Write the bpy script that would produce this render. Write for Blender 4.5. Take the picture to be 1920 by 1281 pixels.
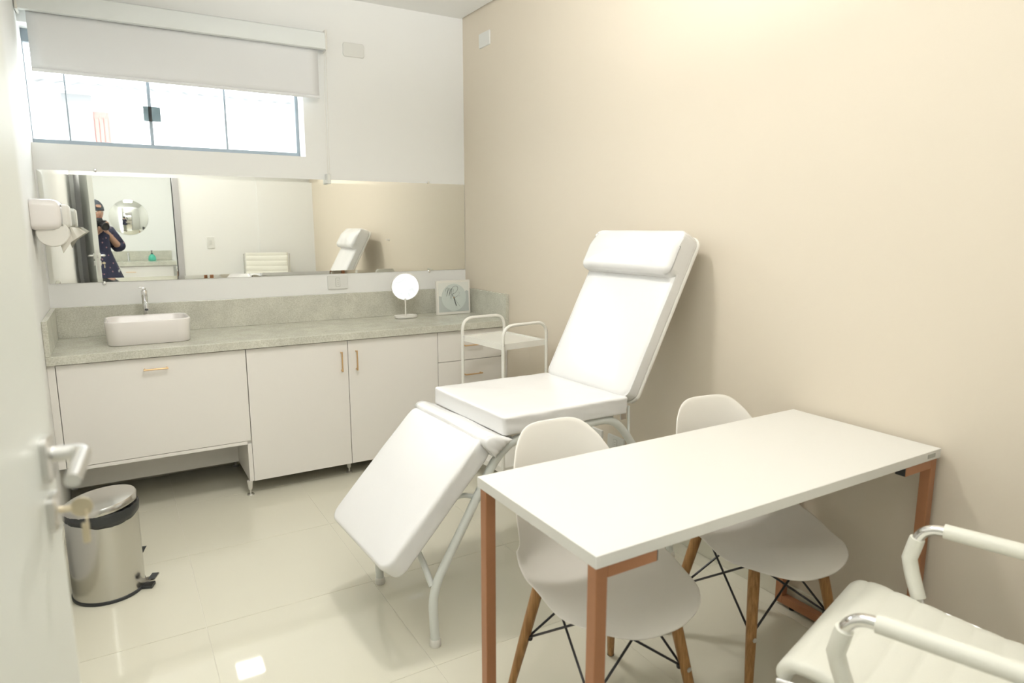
import bpy, bmesh, math, random
from mathutils import Vector, Matrix, noise
for o in list(bpy.data.objects): bpy.data.objects.remove(o)
S = bpy.context.scene
COL = S.collection
PI = math.pi
rnd = random.Random(7)

# ---------------------------------------------------------------- camera
CAM = Vector((-2.0981, -4.1401, 1.4017))
yaw, pit, rol = math.radians(30.8585), math.radians(-9.7646), math.radians(0.0157)
FW = Vector((math.sin(yaw)*math.cos(pit), math.cos(yaw)*math.cos(pit), math.sin(pit)))
rr = Vector((math.cos(yaw), -math.sin(yaw), 0)); uu = rr.cross(FW)
RT = rr*math.cos(rol)+uu*math.sin(rol); UP = uu*math.cos(rol)-rr*math.sin(rol)
cd = bpy.data.cameras.new('camera'); cam = bpy.data.objects.new('camera', cd); COL.objects.link(cam)
cam.matrix_world = Matrix(((RT.x, UP.x, -FW.x, CAM.x), (RT.y, UP.y, -FW.y, CAM.y), (RT.z, UP.z, -FW.z, CAM.z), (0, 0, 0, 1)))
cd.sensor_width = 36; cd.lens = 1250.73/1920*36; cd.clip_start = 0.02; cd.clip_end = 100
cd.dof.use_dof = True; cd.dof.focus_distance = 3.1; cd.dof.aperture_fstop = 3.4
S.camera = cam

# ---------------------------------------------------------------- world, exposure
w = bpy.data.worlds.new('overcast_sky'); S.world = w; w.use_nodes = True
bg = w.node_tree.nodes['Background']; bg.inputs[0].default_value = (0.93, 0.965, 1.0, 1); bg.inputs[1].default_value = 2.6
S.view_settings.view_transform = 'Standard'; S.view_settings.look = 'None'
S.view_settings.gamma = 1; S.view_settings.use_curve_mapping = False
S.view_settings.exposure = 1.76
ROOM_LAMP = 36.0      # emission of the ceiling panel in the room
HALL_LAMP = 6.0

BOUNCE_FILL = 135.0
# fill spot added above the camera, bounced off the ceiling to lift shadows
sd_ = bpy.data.lights.new('added_bounce_fill', 'SPOT'); sd_.energy = BOUNCE_FILL; sd_.spot_size = math.radians(95); sd_.spot_blend = 0.6; sd_.shadow_soft_size = 0.04; sd_.color = (1.0, 1.0, 0.99)
so_ = bpy.data.objects.new('added_bounce_fill', sd_); COL.objects.link(so_); so_.location = (-2.125, -4.15, 1.58)
fwh_ = Vector((FW.x, FW.y, 0)).normalized(); aim_ = (fwh_*math.cos(math.radians(52))+Vector((0, 0, math.sin(math.radians(52))))).normalized()
so_.rotation_euler = aim_.to_track_quat('-Z', 'Y').to_euler()

# ---------------------------------------------------------------- materials
def mat(name, col, rough=0.5, metal=0.0, bump=0.0, scale=200.0, coat=0.0, spec=0.5, emit=None, estr=0.0, var=0.0, sss=0.0):
    m = bpy.data.materials.new(name); m.use_nodes = True
    nt = m.node_tree; b = nt.nodes['Principled BSDF']
    b.inputs['Base Color'].default_value = (*col, 1); b.inputs['Roughness'].default_value = rough
    b.inputs['Metallic'].default_value = metal; b.inputs['Coat Weight'].default_value = coat
    b.inputs['Coat Roughness'].default_value = 0.05
    b.inputs['Specular IOR Level'].default_value = spec
    if emit: b.inputs['Emission Color'].default_value = (*emit, 1); b.inputs['Emission Strength'].default_value = estr
    if bump or var:
        tc = nt.nodes.new('ShaderNodeTexCoord'); n = nt.nodes.new('ShaderNodeTexNoise')
        n.inputs['Scale'].default_value = scale; n.inputs['Detail'].default_value = 4
        nt.links.new(tc.outputs['Object'], n.inputs['Vector'])
        if bump:
            bp = nt.nodes.new('ShaderNodeBump'); bp.inputs['Strength'].default_value = bump; bp.inputs['Distance'].default_value = 0.002
            nt.links.new(n.outputs['Fac'], bp.inputs['Height']); nt.links.new(bp.outputs[0], b.inputs['Normal'])
        if var:
            mx = nt.nodes.new('ShaderNodeMix'); mx.data_type = 'RGBA'
            mx.inputs[6].default_value = (*[c*(1-var) for c in col], 1); mx.inputs[7].default_value = (*[min(1, c*(1+var)) for c in col], 1)
            nt.links.new(n.outputs['Fac'], mx.inputs[0]); nt.links.new(mx.outputs[2], b.inputs['Base Color'])
    return m
M = {}
M['wall_white'] = mat('white_wall_paint', (0.86, 0.86, 0.835), 0.6, bump=0.08, scale=260)
M['wall_beige'] = mat('beige_wall_paint', (0.735, 0.658, 0.54), 0.55, bump=0.08, scale=260)
M['ceiling'] = mat('ceiling_paint', (0.86, 0.86, 0.835), 0.7, bump=0.04, scale=200)
M['tile'] = mat('polished_porcelain', (0.69, 0.665, 0.55), 0.035, var=0.015, scale=3, spec=0.5)
M['grout'] = mat('tile_grout', (0.70, 0.67, 0.58), 0.7)
M['lacquer'] = mat('white_cabinet_laminate', (0.84, 0.81, 0.76), 0.38, bump=0.03, scale=400)
M['dark_gap'] = mat('cabinet_shadow_edge', (0.55, 0.53, 0.48), 0.6)
M['brass'] = mat('brushed_brass', (0.72, 0.49, 0.27), 0.35, metal=0.7)
M['chrome'] = mat('chrome', (0.82, 0.82, 0.82), 0.08, metal=1.0)
M['satin'] = mat('satin_steel', (0.72, 0.71, 0.69), 0.3, metal=1.0)
M['steel'] = mat('brushed_steel', (0.60, 0.585, 0.555), 0.24, metal=1.0, bump=0.05, scale=300)
M['ceramic'] = mat('white_ceramic', (0.84, 0.80, 0.765), 0.12, coat=0.5)
M['plastic'] = mat('white_plastic', (0.78, 0.76, 0.70), 0.3)
M['plate'] = mat('white_switch_plastic', (0.76, 0.76, 0.72), 0.35)
M['plate_grey'] = mat('socket_grey_plastic', (0.42, 0.42, 0.38), 0.4)
M['plate_dim'] = mat('switch_rocker_plastic', (0.66, 0.66, 0.62), 0.35)
M['paper'] = mat('paper_towel', (0.70, 0.675, 0.60), 0.9, bump=0.2, scale=150)
M['vinyl'] = mat('white_vinyl', (0.80, 0.793, 0.78), 0.27, bump=0.35, scale=14, coat=0.15)
M['leather'] = mat('white_leatherette', (0.80, 0.79, 0.70), 0.42, bump=0.25, scale=500)
M['white_paint'] = mat('white_enamel_tube', (0.74, 0.76, 0.72), 0.28)
M['cart_paint'] = mat('white_cart_enamel', (0.85, 0.835, 0.77), 0.25)
M['shell'] = mat('white_polypropylene', (0.83, 0.795, 0.73), 0.36, bump=0.02, scale=600)
M['table'] = mat('white_table_laminate', (0.76, 0.745, 0.695), 0.4, bump=0.02, scale=500)
M['copper'] = mat('rose_gold_paint', (0.43, 0.20, 0.10), 0.38, metal=0.35, var=0.06, scale=60)
M['black'] = mat('black_metal', (0.02, 0.02, 0.024), 0.35)
M['black_plastic'] = mat('black_plastic', (0.03, 0.033, 0.036), 0.4)
M['bag'] = mat('black_bin_bag', (0.035, 0.037, 0.037), 0.35, bump=0.6, scale=60)
M['door'] = mat('grey_white_door_enamel', (0.71, 0.725, 0.675), 0.35)
M['jamb'] = mat('door_casing_enamel', (0.50, 0.49, 0.49), 0.4)
M['frame'] = mat('grey_window_aluminium', (0.26, 0.30, 0.33), 0.4, metal=0.3)
M['blind'] = mat('blind_fabric', (0.82, 0.825, 0.83), 0.8, bump=0.15, scale=700)
M['cassette'] = mat('blind_cassette_white', (0.81, 0.835, 0.82), 0.4)
M['facade'] = mat('exterior_render', (0.82, 0.82, 0.80), 0.9, bump=0.2, scale=30)
M['facade_grey'] = mat('exterior_grey_render', (0.185, 0.185, 0.185), 0.9)
M['roof'] = mat('fibre_cement_roof', (0.25, 0.25, 0.25), 0.9)
M['orange_wood'] = mat('orange_painted_wood', (0.275, 0.13, 0.11), 0.7)
M['pavement'] = mat('exterior_pavement', (0.55, 0.55, 0.53), 0.9)
M['teal'] = mat('teal_soap', (0.10, 0.55, 0.40), 0.15)
M['skin'] = mat('skin', (0.50, 0.30, 0.21), 0.5)
M['trouser'] = mat('light_grey_trousers', (0.42, 0.42, 0.38), 0.85)
M['hat'] = mat('slate_cap_fabric', (0.075, 0.09, 0.11), 0.85)
M['hair'] = mat('dark_hair', (0.03, 0.022, 0.018), 0.6)
M['black_cloth'] = mat('black_cloth', (0.022, 0.028, 0.035), 0.9)
M['key'] = mat('nickel_key', (0.66, 0.58, 0.42), 0.35, metal=0.8)
M['print_white'] = mat('print_white', (0.76, 0.77, 0.72), 0.25)
M['print_grey'] = mat('print_grey_blue', (0.50, 0.54, 0.52), 0.25)
M['print_disc'] = mat('print_pale_blue', (0.60, 0.655, 0.62), 0.25)
M['ink'] = mat('ink', (0.05, 0.05, 0.055), 0.5)
M['ink_pale'] = mat('pale_ink', (0.34, 0.36, 0.36), 0.5)
M['led'] = mat('led_mirror_glow', (0.2, 0.2, 0.2), 0.2, emit=(0.96, 0.99, 1.0), estr=0.3)
nt_ = M['led'].node_tree; wv_ = nt_.nodes.new('ShaderNodeTexNoise'); wv_.inputs['Scale'].default_value = 10; wv_.inputs['Distortion'].default_value = 2.5
tc_ = nt_.nodes.new('ShaderNodeTexCoord'); mr_ = nt_.nodes.new('ShaderNodeMapRange'); mr_.inputs[1].default_value = 0.35; mr_.inputs[2].default_value = 0.6; mr_.inputs[3].default_value = 0.235; mr_.inputs[4].default_value = 0.34
nt_.links.new(tc_.outputs['Object'], wv_.inputs['Vector']); nt_.links.new(wv_.outputs['Fac'], mr_.inputs[0]); nt_.links.new(mr_.outputs[0], nt_.nodes['Principled BSDF'].inputs['Emission Strength'])
M['panel_light'] = mat('ceiling_panel_glow', (1, 1, 1), 0.5, emit=(1.0, 0.975, 0.93), estr=ROOM_LAMP)
M['hall_light'] = mat('hall_panel_glow', (1, 1, 1), 0.5, emit=(0.98, 1.0, 0.93), estr=HALL_LAMP)

def granite():
    m = bpy.data.materials.new('pale_granite'); m.use_nodes = True; nt = m.node_tree; b = nt.nodes['Principled BSDF']
    tc = nt.nodes.new('ShaderNodeTexCoord')
    n1 = nt.nodes.new('ShaderNodeTexNoise'); n1.inputs['Scale'].default_value = 170; n1.inputs['Detail'].default_value = 3
    n2 = nt.nodes.new('ShaderNodeTexNoise'); n2.inputs['Scale'].default_value = 9; n2.inputs['Detail'].default_value = 6
    v = nt.nodes.new('ShaderNodeTexVoronoi'); v.inputs['Scale'].default_value = 75
    r = nt.nodes.new('ShaderNodeValToRGB'); e = r.color_ramp.elements
    e[0].position = 0.33; e[0].color = (0.545, 0.535, 0.44, 1); e[1].position = 0.62; e[1].color = (0.68, 0.67, 0.585, 1)
    r2 = nt.nodes.new('ShaderNodeValToRGB'); e = r2.color_ramp.elements
    e[0].position = 0.04; e[0].color = (0.45, 0.44, 0.38, 1); e[1].position = 0.10; e[1].color = (1, 1, 1, 1)
    r3 = nt.nodes.new('ShaderNodeValToRGB'); e = r3.color_ramp.elements
    e[0].position = 0.35; e[0].color = (0.90, 0.90, 0.90, 1); e[1].position = 0.65; e[1].color = (1.04, 1.04, 1.04, 1)
    mx = nt.nodes.new('ShaderNodeMix'); mx.data_type = 'RGBA'; mx.blend_type = 'MULTIPLY'; mx.inputs[0].default_value = 1
    my = nt.nodes.new('ShaderNodeMix'); my.data_type = 'RGBA'; my.blend_type = 'MULTIPLY'; my.inputs[0].default_value = 1
    for n in (n1, n2, v): nt.links.new(tc.outputs['Object'], n.inputs['Vector'])
    nt.links.new(n1.outputs['Fac'], r.inputs[0]); nt.links.new(v.outputs['Distance'], r2.inputs[0]); nt.links.new(n2.outputs['Fac'], r3.inputs[0])
    nt.links.new(r.outputs[0], mx.inputs[6]); nt.links.new(r2.outputs[0], mx.inputs[7])
    nt.links.new(mx.outputs[2], my.inputs[6]); nt.links.new(r3.outputs[0], my.inputs[7])
    nt.links.new(my.outputs[2], b.inputs['Base Color']); b.inputs['Roughness'].default_value = 0.14
    return m
M['granite'] = granite()

def wood():
    m = bpy.data.materials.new('oiled_beech'); m.use_nodes = True; nt = m.node_tree; b = nt.nodes['Principled BSDF']
    tc = nt.nodes.new('ShaderNodeTexCoord'); mp = nt.nodes.new('ShaderNodeMapping'); mp.inputs['Scale'].default_value = (90, 90, 6)
    n = nt.nodes.new('ShaderNodeTexNoise'); n.inputs['Scale'].default_value = 1.6; n.inputs['Detail'].default_value = 5
    r = nt.nodes.new('ShaderNodeValToRGB'); e = r.color_ramp.elements
    e[0].position = 0.3; e[0].color = (0.27, 0.125, 0.035, 1); e[1].position = 0.7; e[1].color = (0.50, 0.27, 0.10, 1)
    nt.links.new(tc.outputs['Object'], mp.inputs[0]); nt.links.new(mp.outputs[0], n.inputs['Vector']); nt.links.new(n.outputs['Fac'], r.inputs[0])
    nt.links.new(r.outputs[0], b.inputs['Base Color']); b.inputs['Roughness'].default_value = 0.42
    return m
M['wood'] = wood()

def floral():
    m = bpy.data.materials.new('dark_floral_cloth'); m.use_nodes = True; nt = m.node_tree; b = nt.nodes['Principled BSDF']
    tc = nt.nodes.new('ShaderNodeTexCoord'); v = nt.nodes.new('ShaderNodeTexVoronoi'); v.inputs['Scale'].default_value = 20
    r = nt.nodes.new('ShaderNodeValToRGB'); e = r.color_ramp.elements
    e[0].position = 0.13; e[0].color = (0.40, 0.22, 0.25, 1); e[1].position = 0.19; e[1].color = (0.035, 0.038, 0.075, 1)
    nt.links.new(tc.outputs['Object'], v.inputs['Vector']); nt.links.new(v.outputs['Distance'], r.inputs[0])
    nt.links.new(r.outputs[0], b.inputs['Base Color']); b.inputs['Roughness'].default_value = 0.85
    return m
M['floral'] = floral()

def mirror_mat(name, tint=(0.90, 0.905, 0.87)):
    m = bpy.data.materials.new(name); m.use_nodes = True; nt = m.node_tree
    b = nt.nodes['Principled BSDF']; b.inputs['Metallic'].default_value = 1; b.inputs['Roughness'].default_value = 0.0
    b.inputs['Base Color'].default_value = (*tint, 1)
    return m
M['mirror'] = mirror_mat('mirror_silver')
def glass_mat(name, tint=(0.96, 0.98, 0.98), refl=0.06, rough=0.0):
    m = bpy.data.materials.new(name); m.use_nodes = True; nt = m.node_tree
    for n in list(nt.nodes):
        if n.type == 'BSDF_PRINCIPLED': nt.nodes.remove(n)
    out = [n for n in nt.nodes if n.type == 'OUTPUT_MATERIAL'][0]
    t = nt.nodes.new('ShaderNodeBsdfTransparent'); t.inputs[0].default_value = (*tint, 1)
    g = nt.nodes.new('ShaderNodeBsdfGlossy'); g.inputs['Roughness'].default_value = rough
    mx = nt.nodes.new('ShaderNodeMixShader'); mx.inputs[0].default_value = refl
    nt.links.new(t.outputs[0], mx.inputs[1]); nt.links.new(g.outputs[0], mx.inputs[2]); nt.links.new(mx.outputs[0], out.inputs[0])
    return m
M['glass'] = glass_mat('window_glass')
M['latch_glass'] = glass_mat('latch_glass', (0.24, 0.275, 0.28), 0.05)
M['acrylic'] = glass_mat('clear_acrylic', (0.93, 0.95, 0.94), 0.08)

# ---------------------------------------------------------------- object helpers
W = {}
def tag(o, label=None, cat=None, group=None, kind=None):
    if label: o['label'] = label
    if cat: o['category'] = cat
    if group: o['group'] = group
    if kind: o['kind'] = kind
    return o
def empty(name, loc=(0, 0, 0), **k):
    o = bpy.data.objects.new(name, None); COL.objects.link(o); o.location = loc; o.empty_display_size = 0.1
    W[o.name] = Vector(loc); return tag(o, **k)
def rot_between(a, b):
    return a.rotation_difference(b).to_matrix()
class MB:
    def __init__(s): s.v = []; s.f = []
    def add(s, vs, fs, mtx=None):
        n = len(s.v)
        s.v += [Vector(v) if mtx is None else mtx @ Vector(v) for v in vs]
        s.f += [tuple(i+n for i in f) for f in fs]; return s
    def box(s, a, b, mtx=None):
        x0, y0, z0 = a; x1, y1, z1 = b
        vs = [(x0, y0, z0), (x1, y0, z0), (x1, y1, z0), (x0, y1, z0), (x0, y0, z1), (x1, y0, z1), (x1, y1, z1), (x0, y1, z1)]
        return s.add(vs, [(0, 3, 2, 1), (4, 5, 6, 7), (0, 1, 5, 4), (1, 2, 6, 5), (2, 3, 7, 6), (3, 0, 4, 7)], mtx)
    def tube(s, pts, r, n=12, closed=False, mtx=None, ry=None):
        pts = [Vector(p) for p in pts]; m = len(pts)
        rad = r if isinstance(r, (list, tuple)) else [r]*m
        T = []
        for i in range(m):
            if closed: t = pts[(i+1) % m]-pts[i-1]
            else: t = pts[min(i+1, m-1)]-pts[max(i-1, 0)]
            T.append(t.normalized())
        ref = Vector((0, 0, 1)) if abs(T[0].z) < 0.9 else Vector((1, 0, 0))
        N = (ref-T[0]*ref.dot(T[0])).normalized(); vs = []
        for i in range(m):
            if i: N = (T[i-1].rotation_difference(T[i]).to_matrix() @ N); N = (N-T[i]*N.dot(T[i])).normalized()
            B = T[i].cross(N)
            for k in range(n):
                a = 2*PI*k/n+(PI/4 if n == 4 else 0)
                vs.append(pts[i]+N*math.cos(a)*rad[i]+B*math.sin(a)*(ry if ry else rad[i]))
        fs = []
        for i in range(m if closed else m-1):
            j = (i+1) % m
            for k in range(n): fs.append((i*n+k, i*n+(k+1) % n, j*n+(k+1) % n, j*n+k))
        if not closed: fs += [tuple(range(n))[::-1], tuple((m-1)*n+k for k in range(n))]
        return s.add(vs, fs, mtx)
    def lathe(s, prof, c=(0, 0, 0), n=32, mtx=None, sx=1, sy=1):
        vs = []; fs = []
        for r, z in prof:
            for k in range(n): vs.append((c[0]+r*sx*math.cos(2*PI*k/n), c[1]+r*sy*math.sin(2*PI*k/n), c[2]+z))
        for i in range(len(prof)-1):
            for k in range(n): fs.append((i*n+k, i*n+(k+1) % n, (i+1)*n+(k+1) % n, (i+1)*n+k))
        fs += [tuple(range(n))[::-1], tuple((len(prof)-1)*n+k for k in range(n))]
        return s.add(vs, fs, mtx)
    def loft(s, loops, mtx=None, cap=True, k=6, dense=0, disp=None):
        """loops: (half x, half y, corner radius, z, [cx, cy]) rounded rectangles stacked in z"""
        vs = []; fs = []; per = None
        for L in loops:
            hx, hy, rc, z = L[:4]; cx, cy = (L[4], L[5]) if len(L) > 4 else (0, 0)
            rc = max(min(rc, hx-1e-4, hy-1e-4), 1e-5); ring = []
            corners = [(hx-rc, hy-rc, 0), (-(hx-rc), hy-rc, PI/2), (-(hx-rc), -(hy-rc), PI), (hx-rc, -(hy-rc), 1.5*PI)]
            for ci, (ax, ay, a0) in enumerate(corners):
                for j in range(k+1):
                    a = a0+PI/2*j/k; ring.append((cx+ax+rc*math.cos(a), cy+ay+rc*math.sin(a), z))
                bx, by, b0 = corners[(ci+1) % 4]
                p = ring[-1]; q = (cx+bx+rc*math.cos(b0), cy+by+rc*math.sin(b0), z)
                for j in range(1, dense+1):
                    t = j/(dense+1); ring.append(tuple(p[i]*(1-t)+q[i]*t for i in range(3)))
            per = len(ring); vs += ring
        for i in range(len(loops)-1):
            for j in range(per): fs.append((i*per+j, i*per+(j+1) % per, (i+1)*per+(j+1) % per, (i+1)*per+j))
        if cap: fs += [tuple(range(per))[::-1], tuple((len(loops)-1)*per+j for j in range(per))]
        if disp: vs = [disp(Vector(v)) for v in vs]
        return s.add(vs, fs, mtx)
    def grid(s, rows, mtx=None, flip=False):
        n = len(rows[0]); vs = [p for r in rows for p in r]; fs = []
        for i in range(len(rows)-1):
            for j in range(n-1):
                f = (i*n+j, i*n+j+1, (i+1)*n+j+1, (i+1)*n+j); fs.append(f[::-1] if flip else f)
        return s.add(vs, fs, mtx)
    def build(s, name, m, parent=None, bevel=0, seg=2, sharp=38, label=None, cat=None, group=None, kind=None, solid=0, keep_origin=False):
        vs = s.v; lo = [min(v[i] for v in vs) for i in range(3)]; hi = [max(v[i] for v in vs) for i in range(3)]
        c = Vector(((lo[0]+hi[0])/2, (lo[1]+hi[1])/2, lo[2])) if not keep_origin else Vector((0, 0, 0))
        me = bpy.data.meshes.new(name); me.from_pydata([v-c for v in vs], [], s.f)
        if bevel:
            bm = bmesh.new(); bm.from_mesh(me)
            ed = [e for e in bm.edges if len(e.link_faces) == 2 and e.calc_face_angle(0) > 0.6]
            bmesh.ops.bevel(bm, geom=ed, offset=bevel, segments=seg, profile=0.5, affect='EDGES'); bm.to_mesh(me); bm.free()
        me.materials.append(M[m] if isinstance(m, str) else m)
        me.polygons.foreach_set('use_smooth', [not bevel]*len(me.polygons)); 
        if not bevel: me.set_sharp_from_angle(angle=math.radians(sharp))
        me.update()
        o = bpy.data.objects.new(name, me); COL.objects.link(o); W[o.name] = c
        if parent is not None:
            o.parent = parent; o.location = c-W[parent.name]
        else: o.location = c
        if solid:
            md = o.modifiers.new('thickness', 'SOLIDIFY'); md.thickness = solid; md.offset = 0
        return tag(o, label, cat, group, kind)
def bx(name, a, b, m, parent=None, bevel=0, **k): return MB().box(a, b).build(name, m, parent, bevel, **k)
def arc(pts, r=0.05, n=6):
    """round the corners of a polyline"""
    pts = [Vector(p) for p in pts]; out = [pts[0]]
    for i in range(1, len(pts)-1):
        a, b, c = pts[i-1], pts[i], pts[i+1]; d1 = (a-b); d2 = (c-b)
        rr_ = min(r, d1.length*0.48, d2.length*0.48); p = b+d1.normalized()*rr_; q = b+d2.normalized()*rr_
        for j in range(n+1):
            t = j/n; out.append(p*(1-t)**2+b*2*t*(1-t)+q*t*t)
    return out+[pts[-1]]
def spline(pts, n=8):
    pts = [Vector(p) for p in pts]; P = [pts[0]*2-pts[1]]+pts+[pts[-1]*2-pts[-2]]; out = []
    for i in range(1, len(P)-2):
        for j in range(n):
            t = j/n; a, b, c, d = P[i-1], P[i], P[i+1], P[i+2]
            out.append(0.5*((2*b)+(c-a)*t+(2*a-5*b+4*c-d)*t*t+(3*b-a-3*c+d)*t**3))
    return out+[pts[-1]]
def copy_tree(o, parent=None):
    c = o.copy(); COL.objects.link(c)
    if parent is not None: c.parent = parent
    for ch in list(o.children): copy_tree(ch, c)
    return c
def cushion_loops(hx, hy, h, rc, re, z0=0, n=5, crown=0.0, rb=None):
    L = []; rb = re if rb is None else rb
    for j in range(n+1):
        a = PI/2*j/n; L.append((hx-rb+rb*math.sin(a), hy-rb+rb*math.sin(a), max(rc-rb+rb*math.sin(a), 0.004), z0+rb-rb*math.cos(a)))
    for t in (0.12, 0.25, 0.37, 0.5, 0.62, 0.75, 0.88): L.append((hx, hy, rc, z0+re+(h-2*re)*t))
    for j in range(n+1):
        a = PI/2*j/n; L.append((hx-re+re*math.cos(a), hy-re+re*math.cos(a), max(rc-re+re*math.cos(a), 0.004), z0+h-re+re*math.sin(a)))
    for t in (0.85, 0.65, 0.45, 0.25, 0.1): L.append(((hx-re)*t, (hy-re)*t, max((rc-re), .004)*t, z0+h+crown*(1-t*t)))
    return L

# ================================================================ STRUCTURE
XL, YB, YF, H = -2.387, 0.0, -3.98, 2.731
# floor: slab with recessed joints, tiles as parts
fl = bx('floor', (XL-0.12, YF-0.12, -0.14), (0.12, 0.02, -0.0012), 'grout', kind='structure')
xs = [-3.14, -2.53, -1.92, -1.31, -0.70, -0.09, 0.52]; ys = [0.71, 0.10, -0.51, -1.12, -1.73, -2.34, -2.95, -3.56, -4.17]
cache = {}
for i in range(len(xs)-1):
    for j in range(len(ys)-1):
        x0, x1 = max(xs[i], XL), min(xs[i+1], 0.0); y1, y0 = min(ys[j], 0.0), max(ys[j+1], YF-0.12)
        if x1-x0 < 0.01 or y1-y0 < 0.01: continue
        g = 0.0009; key = (round(x1-x0, 3), round(y1-y0, 3))
        if key in cache:
            o = cache[key].copy(); COL.objects.link(o); o.location = ((x0+x1)/2-W[fl.name].x, (y0+y1)/2-W[fl.name].y, -0.012-W[fl.name].z)
        else: cache[key] = bx('tile', (x0+g, y0+g, -0.012), (x1-g, y1-g, 0.0), 'tile', fl, bevel=0.0006)
# hall floor
HX0, HX1, HY = -2.75, -0.60, -7.0
bx('floor_hall', (HX0-0.1, HY-0.1, -0.14), (HX1+0.1, YF-0.12, 0.0), 'tile', kind='structure')
# ceiling with the shadow gap along the beige wall
cb = MB().box((XL-0.12, YF-0.12, H+0.03), (0.12, 0.25, H+0.12)); cb.box((XL, YF, H), (-0.012, 0, H+0.03))
cb.build('ceiling', 'ceiling', kind='structure')
bx('ceiling_hall', (HX0-0.1, HY-0.1, H), (HX1+0.1, YF-0.12, H+0.1), 'ceiling', kind='structure')
# walls
bx('wall_left', (XL-0.12, YF-0.12, 0), (XL, 0.22, H+0.02), 'wall_white', kind='structure')
bx('wall_right', (0, YF-0.12, 0), (0.12, 0.22, H+0.06), 'wall_beige', kind='structure')
WZ0, WZ1, WX1 = 1.812, 2.372, -1.052
wb = MB().box((XL, 0, 0), (0, 0.2, WZ0)).box((XL, 0, WZ1), (0, 0.2, H+0.02)).box((WX1, 0, WZ0), (0, 0.2, WZ1))
wb.build('wall_back', 'wall_white', kind='structure')
DX0, DX1, DZ = -2.29, -1.475, 2.12
wf = MB().box((XL, YF-0.12, 0), (DX0, YF, H+0.02)).box((DX1, YF-0.12, 0), (-0.62, YF, H+0.02)).box((-0.62, YF-0.12, 0), (0, YF+0.015, H+0.02)).box((DX0, YF-0.12, DZ), (DX1, YF, H+0.02))
wf.build('wall_front', 'wall_white', kind='structure')
bx('wall_hall_far', (HX0-0.1, HY-0.1, 0), (HX1+0.1, HY, H), 'wall_white', kind='structure')
bx('wall_hall_left', (HX0-0.1, HY, 0), (HX0, YF-0.12, H), 'wall_white', kind='structure')
bx('wall_hall_right', (HX1, HY, 0), (HX1+0.1, YF-0.12, H), 'wall_white', kind='structure')
# baseboards (porcelain strips)
bx('baseboard_right', (-0.011, YF+0.016, 0), (0, -0.575, 0.07), 'tile', kind='structure', bevel=0.002)
bx('baseboard_left', (XL, YF, 0), (XL+0.011, -0.575, 0.07), 'tile', kind='structure', bevel=0.002)
bx('baseboard_back', (XL+0.03, -0.011, 0), (-0.03, 0, 0.07), 'tile', kind='structure', bevel=0.002)
bx('baseboard_front', (DX1+0.07, YF, 0), (-0.64, YF+0.011, 0.07), 'tile', kind='structure', bevel=0.002)
# door casing
tr = MB().box((DX1, YF-0.125, 0), (DX1+0.062, YF+0.012, DZ+0.06)).box((DX0-0.062, YF-0.125, 0), (DX0, YF+0.012, DZ+0.06)).box((DX0, YF-0.125, DZ), (DX1, YF+0.012, DZ+0.06))
tr.build('trim_1', 'jamb', kind='structure', bevel=0.003)

# ---- door leaf, open into the room along the left wall
dr = empty('door_1', (-2.268, -3.955, 0), kind='structure')
A = Vector((-2.264, -3.955, 0)); B = Vector((-2.181, -3.160, 0)); dd = (B-A); dl = dd.length; dd.normalize(); nn = Vector((dd.y, -dd.x, 0))   # nn points to the room side (+x)
DM = Matrix(((dd.x, nn.x, 0, A.x), (dd.y, nn.y, 0, A.y), (0, 0, 1, 0), (0, 0, 0, 1)))
MB().box((0, -0.042, 0.008), (dl, 0, 2.10), DM).build('door_leaf', 'door', dr, bevel=0.003, seg=3)
lp = MB().box((dl-0.0005, -0.032, 0.955), (dl+0.002, -0.010, 1.19), DM).build('lock_plate', 'satin', dr, bevel=0.0008, label='brushed steel mortice lock plate')
MB().box((dl+0.001, -0.027, 1.115), (dl+0.012, -0.015, 1.145), DM).build('latch', 'chrome', lp)
MB().box((dl-0.0005, -0.032, 0.90), (dl+0.002, -0.010, 0.935), DM).build('strike_plate', 'satin', dr)
for sgn, off in ((1, 0.0), (-1, -0.042)):
    for zc, key in ((1.132, False), (1.066, True)):
        hx = dl-0.052
        q = MB().loft([(0.019, 0.027 if not key else 0.022, 0.008, z) for z in (0, 0.007)]+[(0.016, 0.024 if not key else 0.019, 0.007, 0.0095)],
                      DM @ Matrix.Translation((hx, off, zc)) @ Matrix.Rotation(-sgn*PI/2, 4, 'X'))
        ros = q.build('rosette', 'satin', dr)
        if not key:
            p = arc([(hx, off, zc+0.004), (hx, off+sgn*0.041, zc+0.004), (hx-0.084, off+sgn*0.040, zc-0.004)], 0.014)
            p2 = [DM @ v for v in p]
            MB().tube(p2, [0.0095]*(len(p2)-1)+[0.0085], 14).build('lever', 'satin', ros)
        elif sgn == 1:
            kk = MB().tube([DM @ Vector((hx, 0.008, zc)), DM @ Vector((hx, 0.022, zc))], 0.004, 8)
            kk.lathe([(0.0005, -0.0012), (0.012, -0.0012), (0.012, 0.0012), (0.0005, 0.0012)], n=20, mtx=DM @ Matrix.Translation((hx, 0.032, zc)) @ Matrix.Rotation(PI/2, 4, 'Y'))
            kk.build('key', 'key', ros)
            rg = [DM @ Vector((hx+0.004*math.sin(a), 0.036, zc-0.013)) + Vector((0, 0.010*math.cos(a), 0.010*math.sin(a))) for a in [2*PI*i/18 for i in range(18)]]
            MB().tube(rg, 0.0011, 6, closed=True).build('key_ring', 'key', ros)
            MB().box((hx-0.004, 0.030, zc-0.046), (hx-0.001, 0.038, zc-0.020), DM).build('spare_key', 'key', ros, bevel=0.001)
for z in (0.25, 1.1, 1.9):
    MB().tube([DM @ Vector((-0.006, 0.004, z)), DM @ Vector((-0.006, 0.004, z+0.09))], 0.007, 10).build('hinge', 'satin', dr)

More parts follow.
